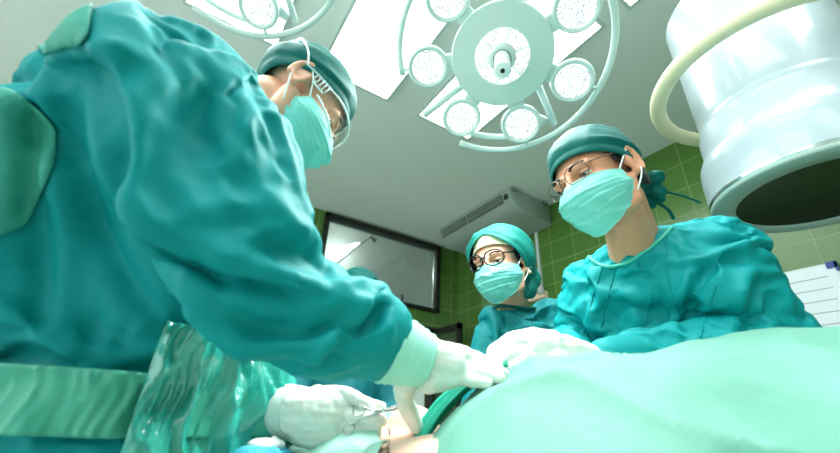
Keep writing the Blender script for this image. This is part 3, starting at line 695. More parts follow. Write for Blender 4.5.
def cloth_wrinkle(me, weight, inner=None, grow=.12, frames=18, gravity=.3, stiff=12, bend=.4, pin=8, quality=6):
    """let the sewn shape buckle: grown cloth settling on the body, then frozen as plain geometry"""
    o = bpy.data.objects.new('tmp_cloth', me); COL.objects.link(o)
    vg = o.vertex_groups.new(name='pin')
    for i, wt in enumerate(weight):
        if wt > 0: vg.add([i], float(wt), 'REPLACE')
    if inner is not None:
        ci = bpy.data.objects.new('tmp_inner', inner); COL.objects.link(ci); c = ci.modifiers.new('c', 'COLLISION'); ci.collision.thickness_outer = .003; ci.collision.cloth_friction = 8
    q = o.modifiers.new('cloth', 'CLOTH'); st = q.settings; st.quality = quality; st.mass = .25
    st.tension_stiffness = stiff; st.compression_stiffness = stiff; st.shear_stiffness = stiff * .5; st.bending_stiffness = bend
    st.tension_damping = 8; st.compression_damping = 8; st.shear_damping = 8; st.air_damping = 3
    st.vertex_group_mass = 'pin'; st.pin_stiffness = pin; st.shrink_min = -grow; st.effector_weights.gravity = gravity
    q.collision_settings.use_collision = inner is not None; q.collision_settings.distance_min = .004; q.collision_settings.use_self_collision = False
    q.point_cache.frame_start = 1; q.point_cache.frame_end = frames + 2
    for f in range(1, frames + 1): S.frame_set(f)
    dg = bpy.context.evaluated_depsgraph_get(); out = bpy.data.meshes.new_from_object(o.evaluated_get(dg), depsgraph=dg)
    S.frame_set(1); bpy.data.objects.remove(o, do_unlink=True)
    if inner is not None: bpy.data.objects.remove(ci, do_unlink=True)
    return out
def seam(o, pxs, m, rad=.0016, off=.0008, name='seam', n=8):
    dg = bpy.context.evaluated_depsgraph_get(); bv = BVHTree.FromObject(o, dg); inv = winv(o).to_4x4(); out = []
    for p in spline([Vector((x, y, 0)) for x, y in pxs], n):
        a = inv @ CAM; q = inv @ W(p.x, p.y, 1); loc, nn, i, d = bv.ray_cast(a, (q - a).normalized())
        if loc is not None and (not out or (inv.inverted() @ loc - out[-1]).length < .05): out.append(inv.inverted() @ (loc + nn * off))
    if len(out) > 2:
        b = MB(); b.tube(out, rad, n=6); return b.build(name, m, o)
def PX(c):
    v = RW.transposed() @ (Vector(c) - CAM); return (CX + F * v.x / -v.z, CY - F * v.y / -v.z)
def folds(me, strokes):
    """press creases into cloth: each stroke is a line found on the surface, raised (amp > 0) or sunk, with a given width"""
    bm = bmesh.new(); bm.from_mesh(me); bv = BVHTree.FromBMesh(bm); bm.free()
    for pxs, amp, wd in strokes:
        P = vget(me); N = nget(me); L = []
        for p in spline([Vector((x, y, 0)) for x, y in pxs], 10):
            loc, nn, i, d = bv.ray_cast(CAM, (W(p.x, p.y, 1) - CAM).normalized())
            if loc is not None: L.append(tuple(loc) + tuple(nn))
        if len(L) < 4: continue
        L = np.array(L); k = len(L); best = np.full(len(P), 1e9); idx = np.zeros(len(P), int)
        for j in range(k):
            d = ((P - L[j, :3]) ** 2).sum(1); m_ = d < best; best[m_] = d[m_]; idx[m_] = j
        tp = np.sin(PI * np.clip((idx + .5) / k, 0, 1)) ** .5; al = (N * L[idx, 3:]).sum(1)
        vset(me, P + N * (amp * np.exp(-best / (wd * wd)) * tp * (al > .15))[:, None])
def smooth_sub(me, name, m, root, lv=1):
    o = link(me, name, m, root); subsurf(o, lv); return o
# ---------------------------------------------------------------- capped surgeon at the right
def legs_prims(b, hipL, hipR, x, y, dx):
    for h in (hipL, hipR):
        h = Vector(h); b.chain([h, (h.x + dx * .3, h.y, .50), (h.x, h.y, .10)], [.085, .055, .038]); b.chain([(h.x, h.y, .035), (h.x + dx * .16, h.y, .028)], [.034, .028])
def make_shoes(root, hips, dx, m):
    for h in hips:
        b = MB(); b.chain([(h[0] - dx * .03, h[1], .042), (h[0] + dx * .10, h[1], .046), (h[0] + dx * .19, h[1], .036)], [.042, .046, .035]); me = remesh(b, .006, 4); P = vget(me); P[:, 2] = np.maximum(P[:, 2], .0); vset(me, P); link(me, 'shoe', m, root)
M_shoe = mat('clog_rubber', (30, 90, 80), .5)
def ring_at(c, a, bdir, ra, rb, n=40): return [Vector(c) + Vector(a) * (ra * math.cos(q)) + Vector(bdir) * (rb * math.sin(q)) for q in [2 * PI * k / n for k in range(n)]]

RS = {}
RH = W(600, 184, .90); RF = Vector((-.92, .10, -.38)); RU = Vector((-.34, .20, .92)); RM = frame(RH, RF, RU)
Rneck = W(634, 236, .96)
RshR = W(592, 286, 1.10); RshL = W(714, 252, .90)
RelR = W(576, 350, 1.04); RelL = W(762, 345, .80)
RwrR = W(545, 372, .80); RwrL = W(610, 362, .70)
Rchest = (RshR + RshL) / 2 + Vector((.02, .0, -.10)); Rpel = Vector((Rchest.x + .04, Rchest.y + .02, .95))
person_R = empty('surgeon', (Rpel.x, Rpel.y, 0), 'person in teal gown, tied cap, thin metal spectacles and mask, standing right of the table', 'person')
def limb_torso(b, chest, pel, shR, shL, neck, fat=0.0):
    ax = (shL - shR).normalized(); ax = Vector((ax.x, ax.y, ax.z * .5)).normalized(); fw = Vector((0, 0, 1)).cross(ax).normalized()
    hw = (shL - shR).length / 2
    rs = []
    for (t, ra, rb) in ((0, hw * .55, .085), (.12, hw * .85, .105), (.35, hw * .86, .118), (.7, hw * .72, .105), (1, hw * .80, .118), (1.25, hw * .76, .11)):
        c = (shR + shL) / 2 * (1 - t) + pel * t; c = Vector(c); c.z += .02 * (1 - t); rs.append(ring_at(c, ax, fw, ra + fat, rb + fat))
    b.rings(rs); return ax, fw
b = MB(); head_prims(b, RM); b.chain([RM @ Vector((0, .03, -.05)), Rneck + Vector((0, 0, -.03))], [.052, .058], n=20); b.chain([RM @ Vector((0, .01, -.08)), Rneck + Vector((-.02, 0, -.05))], [.045, .055])
ax, fw = limb_torso(b, Rchest, Rpel, RshR, RshL, Rneck)
b.chain([RshR, Rneck + Vector((0, .0, -.05)), RshL], [.044, .048, .044])
b.chain([RshR, RelR, RwrR], [.052, .04, .028]); b.chain([RshL, RelL, RwrL], [.052, .04, .028])
hips = [Rpel + ax * .09, Rpel - ax * .09]; legs_prims(b, hips[0], hips[1], 0, 0, -1)
me = remesh(b, .004, 4); head_features(me, RM); link(me, 'body', M_skin, person_R)
face_parts(RM, person_R, down=.15, look=(0, -.45)); 
cap(RM, person_R, M_cap, front=.062, back=-.055, puff=.009, kx=.030, ks=1.15)
mask(RM, person_R, M_mask, seed=1)
glasses(RM, person_R, 'spectacles', mat('metal_rim', (120, 112, 100), .3, metal=.8), M_steel) if False else glasses(RM, person_R, 'spectacles', mat('metal_rim', (110, 96, 84), .3, metal=.7), rr=.0012, z0=.012)
b = MB()
for s in (-1, 1):
    b2 = MB(); b2.ell(RM @ Vector((s * .0735, -.012, .026)), (.006, .016, .026), RM.to_3x3()); b2.ell(RM @ Vector((s * .072, .032, -.03)), (.008, .02, .03), RM.to_3x3()); b2.build('hair', M_hair, person_R)
make_shoes(person_R, hips, -1, M_shoe)
# gown
def gown(root, name, m, prims, grow, pins, inner_scale=None, voxel=.0095, seed=0, inner_d=-.016, **kw):
    b = MB(); prims(b); me = remesh(b, voxel, 5)
    P = vget(me); N = nget(me)
    P = P + N * (.004 * (vnoise(P * 14 + seed) - .5))[:, None]; vset(me, P)
    wts = np.array([pins(Vector(p)) for p in P])
    b = MB(); prims(b, inner_d); inner = remesh(b, .014, 3)
    out = cloth_wrinkle(me, wts, inner, grow=grow, **kw); return out
def primsR(b, d=0.0):
    limb_torso(b, Rchest, Rpel, RshR, RshL, Rneck, .022 + d)
    b.chain([RshR, Rneck + Vector((0, .0, -.06)), RshL], [.072 + d, .072 + d, .076 + d])
    b.chain([RshR, RelR, RwrR], [.082 + d, .07 + d, .045 + d]); b.chain([RshL, RshL.lerp(RelL, .5), RelL, RwrL], [.09 + d, .098 + d, .09 + d, .045 + d])
    hc = Vector((Rpel.x, Rpel.y, 0)); b.rings([ring_at(hc + Vector((0, 0, z)), ax, fw, ra + d, rb + d) for z, ra, rb in ((1.0, .19, .15), (.7, .23, .19), (.30, .27, .22))])
def pinR(p):
    w = .04
    if (p - RwrL).length < .07 or (p - RwrR).length < .07: w = 1
    if (p - Rneck).length < .09: w = .8
    if p.z < .6: w = .6
    return w
gm = gown(person_R, 'gown', M_gown, primsR, .24, pinR, bend=.12, frames=20)
folds(gm, [([(750, 258), (712, 264), (692, 297), (689, 345)], -.028, .014), ([(716, 256), (682, 292), (672, 330)], .014, .012), ([(786, 252), (750, 270), (736, 312), (726, 345)], .018, .014), ([(760, 276), (752, 310), (748, 340)], -.010, .010),
  ([(640, 262), (660, 300), (664, 340)], -.012, .010), ([(672, 236), (678, 270), (668, 300)], -.010, .008), ([(612, 282), (632, 300), (640, 330)], .008, .010), ([(560, 300), (578, 320), (584, 350)], -.010, .009), ([(700, 232), (740, 238), (776, 262)], .008, .012), ([(730, 226), (764, 248), (796, 292)], -.007, .008), ([(600, 300), (622, 322), (652, 332)], -.006, .008), ([(792, 270), (800, 300), (806, 330)], -.008, .008)])
GR = smooth_sub(gm, 'surgical_gown', M_gown, person_R)
for sp in ([(604, 262), (592, 300), (580, 350)], [(618, 262), (607, 300), (596, 350)], [(668, 232), (667, 272), (678, 312), (694, 340)], [(652, 292), (646, 318), (636, 345)], [(716, 285), (708, 310), (700, 338)]): seam(GR, sp, M_gown, rad=.0018, off=.0004)
b = MB(); pts = []
for q in np.linspace(0, 2 * PI, 40, endpoint=False):
    c = Rneck + Vector((-.005, 0, -.034)); d = ax * math.cos(q) * .086 + fw * math.sin(q) * .080; pts.append(c + d + Vector((0, 0, .012 * math.cos(q * 2) + (d.dot(Vector((-1, 0, 0)))) * -.28 + .01)))
seam(GR, [(584, 250), (590, 258), (604, 266), (624, 264), (646, 251), (662, 238), (672, 228)], M_gownl, rad=.0042, off=.001, name='collar_binding')
# gloved hands meeting on the drape
def glove_cuff(root, a, bb, r0, r1, parent=None, seed=0):
    a = Vector(a); bb = Vector(bb); d = (bb - a); n = 14; b = MB(); pts = [a + d * (i / n) for i in range(n + 1)]
    b.tube(pts, [r0 + (r1 - r0) * i / n + .0013 * math.sin(i * 2.4 + seed) for i in range(n + 1)], n=36)
    return b.build('glove_cuff', M_glove if parent is None else M_cuff, root)
palm = [([W(598, 364, .70), W(566, 354, .675)], [.028, .033]), ([W(552, 346, .67), W(536, 350, .66)], [.026, .025]), ([W(555, 360, .655), W(538, 361, .65)], [.026, .022])]
fing = [([W(545, 343, .68), W(522, 336, .67), W(504, 342, .655), W(492, 352, .645)], [.012, .0105, .0095, .0085]),
        ([W(542, 349, .665), W(520, 343, .655), W(503, 350, .642), W(490, 359, .635)], [.012, .0105, .0095, .0085]),
        ([W(540, 356, .652), W(522, 351, .642), W(508, 357, .632), W(496, 364, .628)], [.012, .0105, .0095, .0085]),
        ([W(542, 362, .645), W(528, 359, .633), W(517, 364, .625), W(509, 369, .622)], [.011, .0095, .0088, .008]),
        ([W(572, 350, .69), W(552, 338, .695), W(532, 334, .69), W(518, 337, .68)], [.014, .012, .011, .0095])]
hand(None, person_R, M_glove, palm=palm, fingers=fing, seed=3)
glove_cuff(person_R, W(632, 362, .715), W(588, 362, .695), .040, .030)
palm = [([W(560, 372, .76), W(540, 364, .735)], [.026, .030]), ([W(528, 362, .72), W(520, 368, .715)], [.024, .022])]
fing = [([W(528, 358, .72), W(512, 354, .705), W(500, 360, .69), W(492, 366, .68)], [.011, .010, .009, .0082]), ([W(524, 364, .712), W(508, 362, .695), W(498, 367, .68), W(490, 372, .672)], [.011, .010, .009, .0082]),
        ([W(522, 370, .706), W(508, 370, .69), W(498, 374, .678)], [.011, .010, .0085]), ([W(522, 376, .70), W(510, 377, .688), W(502, 380, .68)], [.010, .009, .008]), ([W(545, 356, .74), W(530, 348, .73), W(516, 350, .715)], [.013, .011, .0095])]
hand(None, person_R, M_glove, palm=palm, fingers=fing, seed=5)
glove_cuff(person_R, W(556, 378, .80), W(556, 370, .75), .040, .030)
# ---------------------------------------------------------------- leaning surgeon at the left
LH = W(296, 104, .86); LF = Vector((.75, -.05, -.62)); LU = Vector((.62, -.02, .76)); LMh = frame(LH, LF, LU)
Lneck = Vector((.0, .76, CAMZ + .50))
LshR = W(180, 112, .58); LshL = Vector((-.02, .98, CAMZ + .38)); Lpel = Vector((-.03, .93, .96))
LelR = W(282, 294, .50); LwrR = W(402, 350, .575)
LelL = W(175, 405, .86); LwrL = W(283, 410, .69)
person_L = empty('surgeon', (Lpel.x, Lpel.y, 0), 'person in loose teal gown and clear goggles leaning in from the left over the patient', 'person')
b = MB(); head_prims(b, LMh); b.chain([LMh @ Vector((0, .03, -.05)), Lneck + Vector((0, 0, -.02))], [.052, .06], n=20)
laxis = Vector((0, -1, 0)); lfw = Vector((1, 0, 0))
def torsoL(b, f=0.0, flare=0.0):
    rs = []
    sm = (LshR + LshL) / 2
    for t, ra, rb in ((0, .11, .085), (.15, .17, .105), (.4, .18, .12), (.75, .155, .11), (1, .17, .12), (1.25, .16, .11)):
        c = sm.lerp(Lpel, t) if t <= 1 else Lpel + Vector((0, 0, -(t - 1) * .5)); rs.append(ring_at(c, laxis, lfw, ra + f + flare * max(0, t - .3), rb + f))
    b.rings(rs)
torsoL(b); b.chain([LshR, Lneck + Vector((0, 0, -.07)), LshL], [.055, .06, .055])
b.chain([LshR, LelR, LwrR], [.042, .038, .028]); b.chain([LshL, LelL, LwrL], [.052, .040, .028])
hips = [Lpel + laxis * .09, Lpel - laxis * .09]; legs_prims(b, hips[0], hips[1], 0, 0, 1)
me = remesh(b, .004, 3); head_features(me, LMh); link(me, 'body', M_skin2, person_L)
face_parts(LMh, person_L, down=.0, skin=M_skin2, look=(0, -.3))
cap(LMh, person_L, M_cap, front=.060, back=-.045, puff=.010, seed=4, knot=False, side=.008)
mask(LMh, person_L, M_mask, seed=2)
make_shoes(person_L, hips, 1, M_shoe)
# clear goggles with side shield
M_gog = mat('goggle_plastic', (236, 248, 248), .06, trans=1, ior=1.15, alpha=.30, spec=1.0)
T = lambda *p: LMh @ Vector(p)
b = MB(); vs = []; nn_, mm = 25, 7
for i in range(mm):
    v = i / (mm - 1)
    for j in range(nn_):
        u = -1 + 2 * j / (nn_ - 1); a = u * 1.45
        vs.append(T(.088 * math.sin(a), -.030 - .092 * math.cos(a) ** .9 if math.cos(a) > 0 else -.03, (.040 - .058 * v) * (1 - .35 * abs(u) ** 3) + .002))
b.add(vs, [(i * nn_ + j, i * nn_ + j + 1, (i + 1) * nn_ + j + 1, (i + 1) * nn_ + j) for i in range(mm - 1) for j in range(nn_ - 1)])
gg = b.build('safety_goggles', M_gog, person_L); solidify(gg, .0018, 0)
b = MB(); b.tube([Vector(v) for v in vs[:nn_]], .0022, n=8); b.tube([Vector(v) for v in vs[-nn_:]], .0022, n=8); b.build('goggle_rim', mat('goggle_rim', (226, 240, 240), .15, spec=.9, alpha=.75), gg)
for s in (-1, 1):
    b = MB(); x = s * .089
    b.tube(spline([T(s * .087, -.045, .030), T(x, -.01, .026), T(x, .03, .020)], 6), .0035, n=8, flat=.5)
    b.tube(spline([T(s * .087, -.045, .006), T(x, -.02, .004), T(x, .005, .020)], 6), .002, n=8)
    b.build('goggle_arm', mat('goggle_rim', (226, 240, 240)), gg)
    for k in range(5):
        b = MB(); b.tube([T(x, -.042 + k * .009, .028), T(x, -.046 + k * .009, .008)], .0017, n=6); b.build('vent_bar', mat('goggle_rim', (226, 240, 240)), gg)
# head strap gathering above the ear
b = MB(); b.tube(spline([T(-.089, .02, .02), T(-.092, .05, .045), T(-.07, .095, .07), T(0, .118, .075), T(.07, .095, .07), T(.089, .02, .02)], 8), .0045, n=8, flat=.4); b.build('goggle_strap', M_white, gg)
LSL = [(W(190, 99, .56), .107), (W(232, 165, .53), .106), (W(250, 232, .50), .096), (W(284, 292, .50), .074), (W(336, 316, .54), .074), (W(372, 334, .565), .064)]
def primsL(b, d=0.0):
    torsoL(b, .035 + d, .05)
    b.chain([p for p, r in LSL], [r + d * 1.5 for p, r in LSL], n=20)
    b.chain([LshR, Lneck + Vector((-.03, 0, -.09)), LshL], [.080 + d, .07 + d, .075 + d])
    b.ell(W(116, 112, .63), .098 + d); b.ell(W(80, 200, .72), .14 + d); b.ell(W(40, 300, .74), .15 + d); b.ell(W(20, 190, .78), .09 + d)
    b.chain([W(88, 112, .62), W(30, 88, .60)], [.055 + d, .010])
    b.chain([LshL, LelL, W(262, 405, .715)], [.08 + d, .075 + d, .052 + d])
    hc = Vector((Lpel.x, Lpel.y, 0)); b.rings([ring_at(hc + Vector((0, 0, z)), laxis, lfw, ra + d, rb + d) for z, ra, rb in ((1.02, .23, .165), (.7, .26, .2), (.30, .29, .23))])
CuffR = W(376, 336, .565); CuffL = W(262, 405, .715)
def pinL(p):
    w = .02
    if (p - CuffR).length < .066 or (p - CuffL).length < .055: w = .8
    if (p - Lneck).length < .10: w = .7
    if p.z < .6: w = .6
    return w
GROWL, BENDL = .15, 1.0
gl = gown(person_L, 'gown', M_gown, primsL, GROWL, pinL, bend=BENDL, frames=22, voxel=.0105, seed=11)
folds(gl, [([(64, 92), (68, 140), (86, 200), (112, 262), (150, 312), (205, 348)], -.026, .018), ([(96, 80), (100, 130), (122, 190), (152, 250)], .014, .020),
  ([(52, 56), (96, 52), (150, 46)], .012, .012), ([(60, 66), (100, 66), (140, 62)], -.012, .010), ([(118, 16), (170, 40), (220, 74)], .007, .009), ([(150, 12), (200, 36), (240, 80)], -.007, .008), ([(170, 60), (215, 90), (250, 130)], .007, .010), ([(130, 70), (170, 110), (215, 150)], -.006, .010), ([(246, 60), (262, 100), (282, 150)], -.012, .009), ([(236, 84), (250, 130), (262, 180)], .009, .009),
  ([(236, 116), (280, 160), (306, 205)], -.009, .008), ([(238, 150), (262, 190), (300, 222)], .009, .010),
  ([(252, 232), (280, 226), (312, 236), (342, 272)], .013, .011), ([(246, 246), (284, 246), (318, 262), (340, 292)], -.013, .010), ([(262, 262), (300, 282), (322, 310)], .009, .010), ([(300, 374), (345, 326), (382, 286)], .020, .012), ([(270, 366), (322, 362), (352, 340), (378, 312)], -.018, .011), ([(382, 290), (390, 322), (376, 380)], .012, .009), ([(372, 300), (372, 340), (352, 380)], -.010, .009),
  ([(180, 160), (200, 220), (236, 262)], .008, .014), ([(160, 180), (190, 250), (226, 290)], -.008, .012), ([(200, 270), (238, 300), (280, 310)], .010, .012), ([(190, 300), (240, 326), (290, 330)], -.010, .011),
  ([(24, 96), (34, 150), (20, 228)], -.016, .012), ([(6, 100), (14, 160), (4, 220)], .012, .012), ([(20, 150), (40, 230), (44, 320)], -.014, .016), ([(40, 140), (62, 220), (66, 320)], .010, .014), ([(100, 300), (92, 340), (84, 366)], -.010, .012), ([(142, 296), (120, 340), (100, 372)], -.008, .006)])
# sash and plastic cover lifted from the gown's own surface
bm = bmesh.new(); bm.from_mesh(gl); bm.normal_update()
def patch(name, m, test, off, th, disp=None, par=None):
    bb = bmesh.new(); idx = {}; P = []; Fc = []
    for f in bm.faces:
        if len(f.verts) > 2 and all(test(v.co) for v in f.verts):
            fv = []
            for v in f.verts:
                if v.index not in idx:
                    idx[v.index] = len(P); P.append(v.co + v.normal * (off + (disp(v.co) if disp else 0)))
                fv.append(idx[v.index])
            Fc.append(fv)
    b = MB(); b.add(P, Fc)
    o = b.build(name, m, par); b2 = bmesh.new(); b2.from_mesh(o.data)
    for it in range(10):
        mv = [(v, sum(((e.other_vert(v)).co for e in v.link_edges if e.is_boundary), Vector()) / 2) for v in b2.verts if v.is_boundary and sum(e.is_boundary for e in v.link_edges) == 2]
        for v, c in mv: v.co = v.co.lerp(c, .6)
    b2.to_mesh(o.data); b2.free(); o.data.shade_smooth(); solidify(o, th, 0); return o
axc = Vector((Lpel.x, Lpel.y, 0))
def torso_near(c): return math.hypot(c.x - axc.x, c.y - axc.y) < .40 and c.x < .22 and c.y < 1.0
G = link(gl, 'surgical_gown', M_gown, person_L); subsurf(G, 1)
bm.free(); bm = bmesh.new(); dg = bpy.context.evaluated_depsgraph_get(); bm.from_mesh(G.evaluated_get(dg).data)
for v in bm.verts: v.co = v.co + Vector((Lpel.x, Lpel.y, 0))
bm.normal_update()
def crump(c, k=1.0):
    p = np.array([[c.x * 26 + c.z * 7, c.y * 26, c.z * 9 - c.x * 8]]); q = np.array([[c.x * 70 + c.z * 20, c.y * 70 + 4, c.z * 26]])
    return k * float(.011 * ridged(p)[0] ** 2 + .005 * ridged(q)[0] ** 2)
M_plas = mat('plastic_film', (50, 172, 156), .26, spec=1.0, coat=.7, bump=(26, .5, .010), crease=(16, .8, .012))
M_sash = mat('sash_cloth', (70, 172, 146), .4, spec=.5, bump=(40, .3, .004), crease=(10, .5, .010))
GV = np.array([tuple(v.co) for v in bm.verts]); rr_ = np.hypot(GV[:, 0] - axc.x, GV[:, 1] - axc.y); aa_ = np.arctan2(GV[:, 1] - axc.y, GV[:, 0] - axc.x)
def band(name, m, z0, z1, a0, a1, off, amp, nz, th, seed, droop=0.0):
    na = 220; A = np.linspace(a0, a1, na); Zs = np.linspace(z0, z1, nz); Rr = np.zeros((na, nz))
    for j, z in enumerate(Zs):
        zc = max(z, .93)
        for i, a in enumerate(A):
            da = np.abs((aa_ - a + PI) % (2 * PI) - PI); q = rr_[(da < .10) & (np.abs(GV[:, 2] - zc) < .03) & (rr_ < .31)]
            Rr[i, j] = min(.27, np.percentile(q, 85)) if len(q) else np.nan
    Rr = np.where(np.isnan(Rr), np.nanmean(Rr), Rr)
    for it in range(14): Rr[1:-1] = (Rr[:-2] + Rr[1:-1] * 2 + Rr[2:]) / 4; Rr[:, 1:-1] = (Rr[:, :-2] + Rr[:, 1:-1] * 2 + Rr[:, 2:]) / 4
    g = np.array([[a * 7 + seed + .3 * math.sin(z * 40), seed, z * 6 + a * 1.5] for a in A for z in Zs]); g2 = np.array([[a * 19 + seed + math.sin(z * 60) * .4, 3.3, z * 14 - a * 2] for a in A for z in Zs])
    D = (amp * (ridged(g) ** 2 - .2) + amp * .5 * (ridged(g2) ** 2 - .3)).reshape(na, nz)
    R_ = Rr + off + D; vs = [(axc.x + R_[i, j] * math.cos(a), axc.y + R_[i, j] * math.sin(a), z - droop * math.sin(a * 3)) for i, a in enumerate(A) for j, z in enumerate(Zs)]
    b = MB(); b.add([Vector(v) for v in vs], [(i * nz + j, (i + 1) * nz + j, (i + 1) * nz + j + 1, i * nz + j + 1) for i in range(na - 1) for j in range(nz - 1)])
    o = b.build(name, m, person_L); solidify(o, th, 1); return o
band('plastic_cover', M_plas, .74, 1.105, -1.5, .1, .022, .026, 40, .0008, 2)
band('waist_sash', M_sash, .966, 1.042, -2.9, -.02, .020, .010, 16, .0015, 7)
def inpoly(c, poly):
    x, y = PX(c); r = False; n = len(poly)
    for i in range(n):
        (x1, y1), (x2, y2) = poly[i], poly[(i + 1) % n]
        if (y1 > y) != (y2 > y) and x < (x2 - x1) * (y - y1) / (y2 - y1) + x1: r = not r
    return r
for k, poly in enumerate(([(30, 30), (60, 0), (100, 0), (92, 46), (62, 54), (40, 60)], [(-60, 90), (14, 88), (38, 104), (62, 128), (56, 172), (32, 226), (0, 240), (-60, 240)])):
    patch('back_panel', mat('panel_cloth', (50, 158, 138), .6, bump=(60, .2, .004), crease=(7, .7, .016)), lambda c: inpoly(c, poly) and (c - CAM).length < .85, .004, .0012, par=person_L)
bm.free()
# bunched tie hanging at the back
b = MB()
for x, y, r in ((10, 412, .030), (26, 404, .022), (-8, 430, .035), (6, 440, .028)): b.ell(W(x, y, .50), (r, r * .6, r * .8))
me = remesh(b, .004, 3); P = vget(me); N = nget(me); vset(me, P + N * (.008 * (ridged(P * 40) ** 2 - .4))[:, None]); link(me, 'gown_tie', M_gownl, person_L)
# near glove: cuff, palm, fingers, thumb
glove_cuff(person_L, W(388, 346, .57), W(424, 360, .585), .053, .040, parent=1)
palm = [([W(412, 357, .58), W(446, 364, .595)], [.037, .031]), ([W(430, 356, .60), W(462, 359, .615)], [.026, .020]), ([W(430, 376, .575), W(455, 374, .59)], [.024, .020])]
fing = [([W(455, 356, .615), W(474, 358, .62), W(488, 363, .622), W(500, 368, .622)], [.014, .0115, .010, .0085]),
        ([W(455, 362, .605), W(476, 364, .607), W(492, 369, .607), W(505, 374, .606)], [.0135, .0115, .010, .0085]),
        ([W(455, 369, .595), W(474, 371, .594), W(488, 375, .592), W(500, 379, .590)], [.0135, .011, .010, .0085]),
        ([W(450, 377, .585), W(466, 379, .582), W(478, 382, .580), W(487, 385, .578)], [.012, .010, .009, .008]),
        ([W(408, 375, .59), W(404, 395, .605), W(409, 412, .612), W(416, 427, .615)], [.020, .0155, .0135, .011])]
hand(None, person_L, M_glove, palm=palm, fingers=fing, seed=8)
# far glove holding the scissors
glove_cuff(person_L, W(264, 408, .715), W(304, 414, .675), .050, .042)
palm = [([W(300, 412, .675), W(332, 413, .655)], [.042, .036]), ([W(305, 428, .665), W(338, 432, .65)], [.030, .028]), ([W(318, 402, .67), W(340, 405, .65)], [.028, .022])]
fing = [([W(338, 400, .66), W(356, 400, .65), W(370, 404, .642), W(382, 407, .636)], [.014, .0115, .010, .0085]),
        ([W(342, 411, .65), W(353, 416, .632), W(366, 419, .620), W(381, 420, .612)], [.014, .0135, .0125, .011]),
        ([W(340, 422, .645), W(351, 428, .628), W(363, 432, .616), W(377, 433, .608)], [.014, .013, .012, .0105]),
        ([W(336, 434, .64), W(347, 441, .622), W(359, 445, .610), W(371, 446, .602)], [.0135, .0125, .0115, .010]),
        ([W(320, 395, .67), W(338, 392, .66), W(354, 397, .645), W(372, 409, .630)], [.018, .014, .012, .0095])]
fing = [(p_, [q_ * .84 for q_ in r_]) for p_, r_ in fing]
hand(None, person_L, M_glove, palm=palm, fingers=fing, seed=9, voxel=.0021)
# scissors
sc = empty('surgical_scissors', W(366, 416, .617), 'steel ring-handled surgical scissors held in the lower gloved hand', 'scissors')
def ringpts(cx, cy, d, rx, ry, rot=0):
    return [W(cx + rx * math.cos(a) * math.cos(rot) - ry * math.sin(a) * math.sin(rot), cy + rx * math.cos(a) * math.sin(rot) + ry * math.sin(a) * math.cos(rot), d - .003 * math.sin(a)) for a in np.linspace(0, 2 * PI, 28, endpoint=False)]
for (rc, tip, off) in (((349, 429), (402, 404), 0), ((359, 411), (401, 408), -.003)):
    b = MB(); b.tube(ringpts(rc[0], rc[1], .606 + off, 6.2, 5.0, -.7), .0014, n=8, closed=True); bl = b.build('finger_ring', M_steel, sc)
    b = MB(); b.tube(spline([W(rc[0] + 3, rc[1] - 5, .606 + off), W(rc[0] + 12, rc[1] - (10 if off == 0 else 1), .607 + off), W(382, 411, .61 + off), W(tip[0], tip[1], .618 + off)], 6), [.0016] * 10 + [.0026] * 5 + [.0024, .002, .0012, .0008], n=8); b.build('blade', M_steel, sc)
b = MB(); b.cyl(W(384, 410, .600), W(384, 410, .612), .0032, n=14); b.build('pivot_screw', M_chrome, sc)
# ---------------------------------------------------------------- nurse with round black glasses
NH = W(501, 268, 1.32); NF = Vector((-.91, -.34, -.24)); NU = Vector((-.16, .06, .98)); NM = frame(NH, NF, NU)
Nneck = W(514, 302, 1.38); NshR = W(490, 340, 1.36); NshL = W(562, 342, 1.44); Npel = Vector(((NshR.x + NshL.x) / 2 + .02, (NshR.y + NshL.y) / 2, .93))
NelR = NshR + Vector((-.05, .02, -.27)); NelL = NshL + Vector((.03, .03, -.27)); NwrR = NelR + Vector((-.05, -.10, -.08)); NwrL = NelL + Vector((-.12, .0, -.10))
person_N = empty('nurse', (Npel.x, Npel.y, 0), 'person in teal gown with round black glasses and a cream headband in the middle background', 'person')
b = MB(); head_prims(b, NM); b.chain([NM @ Vector((0, .03, -.05)), Nneck + Vector((0, 0, -.02))], [.047, .052], n=20)
ax, fw = limb_torso(b, None, Npel, NshR, NshL, Nneck); b.chain([NshR, Nneck + Vector((0, 0, -.05)), NshL], [.042, .044, .042])
b.chain([NshR, NelR, NwrR], [.048, .036, .026]); b.chain([NshL, NelL, NwrL], [.048, .036, .026])
hips = [Npel + ax * .09, Npel - ax * .09]; legs_prims(b, hips[0], hips[1], 0, 0, -1)
me = remesh(b, .0045, 3); head_features(me, NM); link(me, 'body', M_skin2, person_N)
face_parts(NM, person_N, down=.1, skin=M_skin2, look=(0, -.4))
cap(NM, person_N, mat('headband_cloth', (226, 238, 190), .7), front=.066, back=.0, puff=.005, name='headband', knot=False, over=.2)
o = cap(NM, person_N, mat('nurse_cap_cloth', (0, 126, 116), .6, bump=(45, .3, .004)), front=.106, back=-.135, puff=.014, seed=2, knot=False, over=5.0, side=-.012)
b = MB(); b.ell(NM @ Vector((.030, .098, -.035)), (.058, .040, .062), NM.to_3x3()); b.ell(NM @ Vector((.045, .080, -.075)), (.030, .032, .045), NM.to_3x3()); me = remesh(b, .004, 4); P = vget(me); N = nget(me); vset(me, P + N * (.009 * (ridged(P * 26) ** 2 - .4))[:, None]); link(me, 'cap_bun', mat('nurse_cap_cloth', (0, 126, 116)), person_N)
mask(NM, person_N, M_mask, seed=4)
glasses(NM, person_N, 'eyeglasses', M_black, w=.0295, hgt=.0245, rr=.0025, power=2.2, z0=.016)
b = MB(); b.ell(NM @ Vector((.0725, -.012, .026)), (.006, .016, .026), NM.to_3x3()); b.build('hair', M_hair, person_N)
